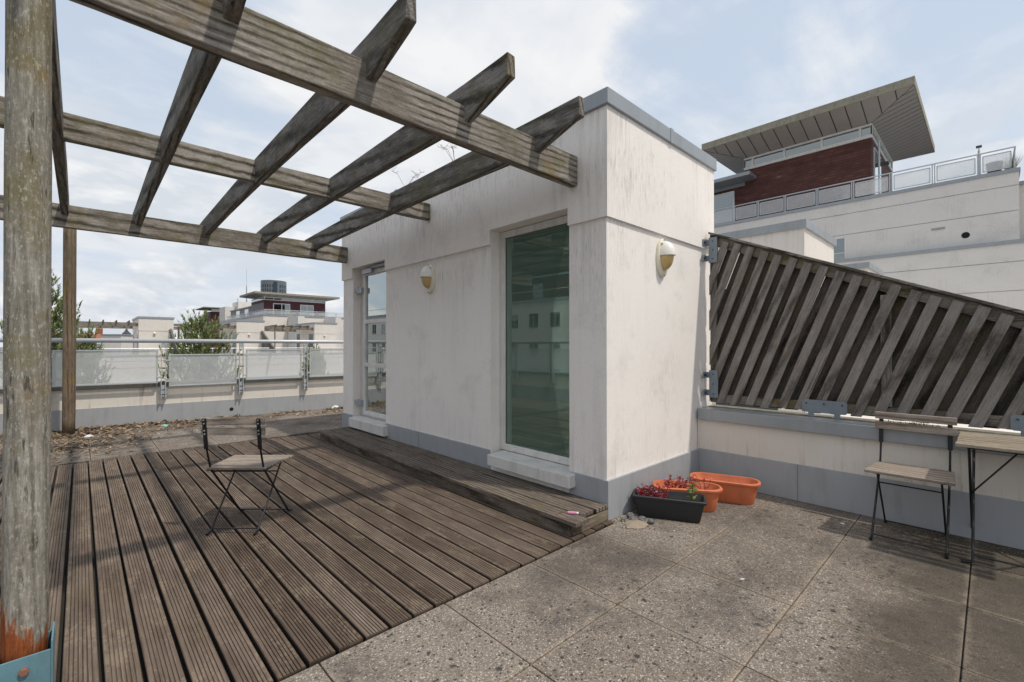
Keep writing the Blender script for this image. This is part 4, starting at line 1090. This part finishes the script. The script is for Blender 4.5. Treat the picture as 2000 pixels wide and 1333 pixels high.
# things on that terrace
lp = thing('terrace_light', 'slim metal terrace light standing at the upper right railing', 'lamp', (31.45, .36, 9.45))
MB().tube([(-.06,0,0),(-.06,0,1.45)], .02, 6).tube([(.06,0,0),(.06,0,1.45)], .02, 6).build('pole', M['steel'], lp)
MB().box(-.1, .1, -.1, .1, 1.45, 1.52).build('cap', M['bolt'], lp); MB().tube([(0,0,1.0),(0,0,1.3)], .05, 8).build('bulb_glass', M['creamw'], lp)
def grass_pot(label, loc):
    r = thing('potted_grass', label, 'potted plant', loc); rnd = random.Random(5)
    MB().loft([[(q*math.cos(2*math.pi*i/14), q*math.sin(2*math.pi*i/14), z) for i in range(14)] for q, z in ((.2,0),(.28,.55),(.25,.55),(.24,.5))]).build('pot', M['steel'], r)
    mb = MB()
    for i in range(130):
        a = rnd.uniform(0, 6.28); L = rnd.uniform(.4, .9); b = Vector((.12*math.cos(a), .12*math.sin(a), .5)); e = b+Vector((math.cos(a)*.5*rnd.random(), math.sin(a)*.5*rnd.random(), L)); v = Vector((-math.sin(a), math.cos(a), 0))*.012
        mb.ct = rnd.random(); mb.poly([b-v, b+v, e])
    mb.build('leaves', M['grass'], r, tint=True)
grass_pot('potted ornamental grass behind the upper right terrace railing', (33.2, -.9+.2, 9.45))
MB_ = MB().box(-.3, .3, -.25, .25, 0, .75); 
ac = thing('dark_planter', 'dark round planter behind the last upper railing panel', 'planter', (32.0, -.15, 9.45))
MB().loft([[(q*math.cos(2*math.pi*i/16), q*math.sin(2*math.pi*i/16), z) for i in range(16)] for q, z in ((.2,0),(.3,.7),(.27,.7),(.25,.6))]).build('pot', M['bolt'], ac)

# left: distant penthouse block beyond the opposite roofs
lb = block('penthouse_building', 'distant apartment building with maroon penthouse under a thin overhanging roof', (0, 78.5, 0))
MB().box(19.6, 36, -4.5, 24, -12, 5.75).build('facade', M['stucco_far'], lb)
MB().box(19.5, 36.1, -4.6, 24.1, 5.75, 5.95).build('terrace_coping', M['coping'], lb)
MB().box(21.3, 31.0, 1.5, 9, 5.95, 8.60).build('penthouse_wall', M['maroon'], lb)
MB().box(21.35, 27, 9.002, 24, 6.25, 7.9).build('shaded_wing', M['shadeclad'], lb)  # rear run of the penthouse side, its shade painted as grey
MB().box(21.2, 27.1, 9.06, 24.2, 7.9, 8.1).build('wing_coping', M['coping'], lb)
MB().box(21.28, 21.299, 1.7, 8.95, 6.25, 8.2).build('shaded_side', M['shadeclad'], lb)  # thin grey sheet painting shade over the maroon wall's left side
mb = MB().box(21.25, 31.05, 1.45, 9.05, 8.60, 8.70); mb.box(21.25, 31.05, 1.45, 9.05, 9.0, 9.12)
for i in range(8): mb.box(21.3+i*1.37, 21.42+i*1.37, 1.44, 1.6, 8.70, 9.0)
mb.build('clerestory_frame', M['white'], lb)
MB().box(21.35, 30.95, 1.55, 8.95, 8.70, 9.0).build('clerestory_glass', M['farglass'], lb)
penthouse_roof(lb, 21.3, 31.0, 1.5, 7.2, 9.42, 1.75, 9.12, 12)
for a, wd in ((22.6, 2.6), (26.8, 2.2)):
    f_ = MB().box(a, a+wd, 1.42, 1.52, 6.0, 8.15).build('sliding_window', M['white'], lb)
    for q in (0, 1): MB().box(a+.12+q*(wd-.1)/2, a+(wd-.1)/2+q*(wd-.1)/2, 1.41, 1.419, 6.1, 8.03).build('window_pane', M['farglass'], f_)
for yy in (11, 17): MB().box(21.33, 21.36, yy, yy+2.5, 6.3, 7.7).build('wing_window', M['farglass'], lb)
glass_rail(lb, [(19.9+i*1.52,-4.2) for i in range(11)], 5.95, .72, None)
glass_rail(lb, [(19.9,-4.1+i*1.6) for i in range(16)], 5.95, .72, None)
MB().box(20.8, 22.4, 26, 31, -12, 9.0).build('stair_tower', M['stucco_far'], lb)
MB().box(22.7, 25.0, 24.3, 29, -12, 10.0).build('lift_tower', M['stucco_far'], lb)
MB().box(21.5, 28, 44, 52, -12, 9.0).build('rear_wing', M['maroon'], lb)
MB().box(20.0, 30, 42.6, 53, 9.75, 9.95).build('rear_roof', M['fascia'], lb)
MB().box(21.8, 27.8, 44.3, 51, 9.0, 9.75).build('rear_glass', M['farglass'], lb)
for x in (23.0, 28.5, 33.0): MB().box(x, x+.9, -9, -4.6, -12, 5.6).build('buttress_wall', M['stucco_b'], lb)
for i, (x, lab) in enumerate(((23.6, 'left'), (28.9, 'middle'), (35.6, 'right'))):
    bush('terrace_shrub', 'small potted shrub at the %s of the distant penthouse terrace' % lab, (x, 74.9, 5.95), .45, 1.2+.3*(i == 2), 160, 40+i, M['needle'], group='shrubs on the distant penthouse terrace')

# round tower
tw = thing('round_tower', 'dark grey round office tower rising behind the distant penthouse', 'tower', (36.5, 303, 0)) if False else None
def at(pxl, d_):   # plan position on a bearing of the photograph's pixel column at depth d_
    l = (pxl-1000)/888.9*d_; return (.688*d_+.725*l, .725*d_-.688*l)
tx, ty = at(534, 300)
tw = thing('round_tower', 'dark grey round office tower rising behind the distant penthouse', 'tower', (tx, ty, -12))
n = 64; rad = 7.6
ring = lambda q, z: [(q*math.cos(2*math.pi*i/n), q*math.sin(2*math.pi*i/n), z) for i in range(n)]
MB().loft([ring(rad,0), ring(rad,55.3)]).build('wall', M['tower'], tw)
ca = math.atan2(-ty, -tx)
for fl in range(4):
    z = 51.6-fl*2.9
    for i in range(n//2):
        a0 = 4*math.pi*i/n; a1 = a0+2*math.pi*.95/n; q = rad+.06
        if math.cos(a0-ca) < .12 or abs(math.remainder(a0-ca-.12, 2*math.pi)) < .2: continue
        MB().poly([(q*math.cos(a0), q*math.sin(a0), z-1.0), (q*math.cos(a1), q*math.sin(a1), z-1.0), (q*math.cos(a1), q*math.sin(a1), z+1.0), (q*math.cos(a0), q*math.sin(a0), z+1.0)]).build('window', M['towerglass'], tw)
q = rad+.12; aa = [ca-.03+.05*k for k in range(7)]
MB().loft([[(q*math.cos(a), q*math.sin(a), 5) for a in aa], [(q*math.cos(a), q*math.sin(a), 54.4) for a in aa]], cap=False, closed=False).build('glass_strip', M['towerglass'], tw)
mx, my = at(481, 220)
ms = thing('radio_mast', 'thin lattice radio mast behind the distant penthouse roof', 'mast', (mx, my, -12))
mb = MB()
for k in range(3):
    a = 2.09*k; mb.tube([(.7*math.cos(a), .7*math.sin(a), 0), (.12*math.cos(a), .12*math.sin(a), 42)], .10, 5)
for i in range(26):
    q = .7-.58*i/26; q2 = .7-.58*(i+1)/26; z = i*42/26
    for k in range(3): mb.tube([(q*math.cos(2.09*k), q*math.sin(2.09*k), z), (q2*math.cos(2.09*(k+1)), q2*math.sin(2.09*(k+1)), z+42/26)], .05, 4)
mb.tube([(0,0,42),(0,0,50)], .06, 5)
mb.build('lattice', M['steel'], ms)
mx, my = at(464, 95)
ms = thing('roof_antenna', 'short antenna pole on the white stair tower roof', 'antenna', (mx, my, 9.3))
MB().tube([(0,0,0),(0,0,1.9)], .05, 6).tube([(-.3,0,1.5),(.3,0,1.5)], .03, 4).build('pole', M['steel'], ms)

# old town roofs at far left
def house(label, pxl, d_, wx, wy, ze, zr, rz=0, chim=True):
    x, y = at(pxl, d_); h_ = thing('red_roof_house', label, 'house', (x, y, -12), rz, 'red roofed houses beyond the rooftops')
    MB().box(-wx, wx, -wy, wy, 0, ze+12).build('wall', M['stucco_far'], h_)
    rf = MB().prism([(-wx-.3,-wy-.4,ze+12),(-wx-.3,wy+.4,ze+12),(-wx-.3,0,zr+12)], (2*wx+.6,0,0)).build('roof', M['redroof'], h_)
    if chim: MB().box(wx*.3, wx*.3+.8, .6, 1.4, zr+10.5, zr+13.2).build('chimney', M['redroof'], rf)
    for k in range(4):
        MB().box(-wx+1+k*wx*.48, -wx+2.1+k*wx*.48, -wy-.05, -wy+.02, ze+9.5, ze+11).build('window', M['farglass'], h_)
house('long red tiled roof with chimney seen under the opposite pergola', 188, 95, 3.6, 3, 2.6, 3.7, R(40))
house('red tiled roof at the left beside the pine', 140, 120, 6, 4, 2.2, 4.4, R(40), False)
house('small red tiled roof below the pointed spire', 277, 110, 2.2, 2.5, 2.2, 3.4, R(45), False)
x, y = at(247, 130)
tr = thing('roof_turret', 'small octagonal turret with dark pointed roof above the red roofs', 'turret', (x, y, -12))
oc = lambda q, z: [(q*math.cos(2*math.pi*i/8), q*math.sin(2*math.pi*i/8), z) for i in range(8)]
MB().loft([oc(.95,0), oc(.95,15.8)]).build('wall', M['redroof'], tr)
MB().loft([oc(1.3,15.8), oc(.9,16.8), oc(.5,17.2), oc(.05,18.2)]).build('roof', M['slate'], tr)
x, y = at(268, 140)
tr = thing('church_spire', 'slender dark church spire right of the small turret', 'spire', (x, y, -12))
MB().box(-.9, .9, -.9, .9, 0, 14.6).build('wall', M['redroof'], tr)
MB().loft([oc(1.2,14.6), oc(.5,16.6), oc(.04,18.9)]).build('roof', M['slate'], tr)
x, y = at(243, 60)
fh = thing('flat_roof_building', 'white flat roofed building behind the opposite terrace under the pergola', 'building', (x, y, -12), R(-43))
MB().box(-1.25, 1.25, -2, 2, 0, 14.6).build('wall', M['stucco_far'], fh); MB().box(-1.35, 1.35, -2.1, 2.1, 14.6, 14.75).build('coping', M['coping'], fh)

# block mirrored in the tall window
mr = block('mirrored_apartment_building', 'pale apartment block with window rows mirrored in the tall green window', (-30, 0, 0), R(90))
MB().box(4, 75, 0, 10, -12, 6.1).build('facade', M['stucco_b'], mr); MB().box(3.9, 75.1, -.1, 10.1, 6.1, 6.35).build('coping', M['coping'], mr)
MB().box(10, 60, 3, 9, 6.35, 9.3).build('penthouse_wall', M['clad'], mr); MB().box(8.4, 61.6, 1.4, 10, 9.9, 10.15).build('penthouse_roof', M['fascia'], mr)
MB().box(10.1, 59.9, 3.1, 8.9, 9.3, 9.9).build('clerestory_glass', M['farglass'], mr)
for fl in (3.2, .2, -2.8):
    for i in range(22):
        x = 6+i*3.1; f_ = MB().box(x, x+1.5, -.03, .02, fl, fl+1.7).build('window', M['white'], mr)
        MB().box(x+.08, x+.72, -.04, -.031, fl+.08, fl+1.62).build('window_pane', M['farglass'], f_); MB().box(x+.78, x+1.42, -.04, -.031, fl+.08, fl+1.62).build('window_pane', M['farglass'], f_)
MB().tube([(4,.1,7.3),(75,.1,7.3)], .04, 6).build('railing', M['railsteel'], mr)
for i in range(8): MB().box(12+i*6, 13.6+i*6, 2.95, 3.02, 6.6, 8.6).build('penthouse_window', M['farglass'], mr)

# ------------------------------------------------------------------ pines
def pine(label, x, y, ztop, rad, length, seed, dens=.72):
    rnd = random.Random(seed); r_ = thing('pine_tree', label, 'tree', (x, y, -12), 0, 'pines between the buildings')
    H = ztop+12
    tk = MB().tube([(0,0,0),(.05,.03,H*.5),(0,0,H-.15)], .16, 8, .02)
    lf = MB()
    def shoot(p, d_, L):
        d_ = d_.normalized()
        u = d_.cross(Vector((0,0,1)) if abs(d_.z) < .95 else Vector((1,0,0))).normalized(); w_ = u.cross(d_)
        shade_ = rnd.uniform(0, 1)
        for k in range(int(17*dens)):
            f = rnd.uniform(0, 1); a = rnd.uniform(0, 6.28)
            s_ = u*math.cos(a)+w_*math.sin(a); e = (d_*.95+s_*.55).normalized()*rnd.uniform(.11,.17)
            c = p+d_*L*f; v = e.cross(d_).normalized()*.021
            lf.ct = min(1, max(0, .25*shade_+.35*f+rnd.uniform(0,.35))); lf.poly([c-v, c+v, c+e])
        lf.ct = .95
    z = H-length
    while z < H:
        f = (H-z)/length; rl_ = rad*(f**.6)*rnd.uniform(.85,1.08)
        nb = 6 if f > .12 else 3
        a0 = rnd.uniform(0, 6.28)
        for k in range(nb):
            a = a0+2*math.pi*k/nb+rnd.uniform(-.3,.3); L = max(.12, rl_*rnd.uniform(.7,1.08))
            d_ = Vector((math.cos(a), math.sin(a), .35+.5*(1-f))); b0 = Vector((0,0,z)); e = b0+d_*L
            tk.tube([b0, b0+d_*L*.5-Vector((0,0,.05*L)), e], .022*max(.4,f), 4, .008)
            ns = max(3, int(L*10))
            for q in range(ns):
                g = rnd.uniform(.25, 1); c = b0+d_*L*g
                o2 = Vector((rnd.uniform(-.6,.6), rnd.uniform(-.6,.6), rnd.uniform(.5,1.5)))
                shoot(c+Vector((rnd.uniform(-.08,.08), rnd.uniform(-.08,.08), rnd.uniform(-.08,.05))), o2+d_*.35, rnd.uniform(.16,.34))
            shoot(e, Vector((d_.x*.25, d_.y*.25, 1)), .42)
        z += .15+.08*f
    shoot(Vector((0,0,H-.2)), Vector((0,0,1)), .4)
    tk.build('trunk', M['bark'], r_); lf.build('crown', M['needle'], r_, tint=True)
    return r_
x, y = at(392, 16); pine('bushy pine between the two left opposite stair houses', x, y, 2.12, 1.5, 3.5, 1)
x, y = at(84, 14); pine('taller pine half hidden by the front pergola post', x, y, 3.2, 1.45, 4.4, 2)
x, y = at(170, 17); pine('short pine right behind the far pergola post', x, y, 1.62, .7, 2.2, 5)
x, y = at(615, 15); pine('low pine top seen only through the rightmost glass panel', x, y, .95, .5, 2.0, 6)
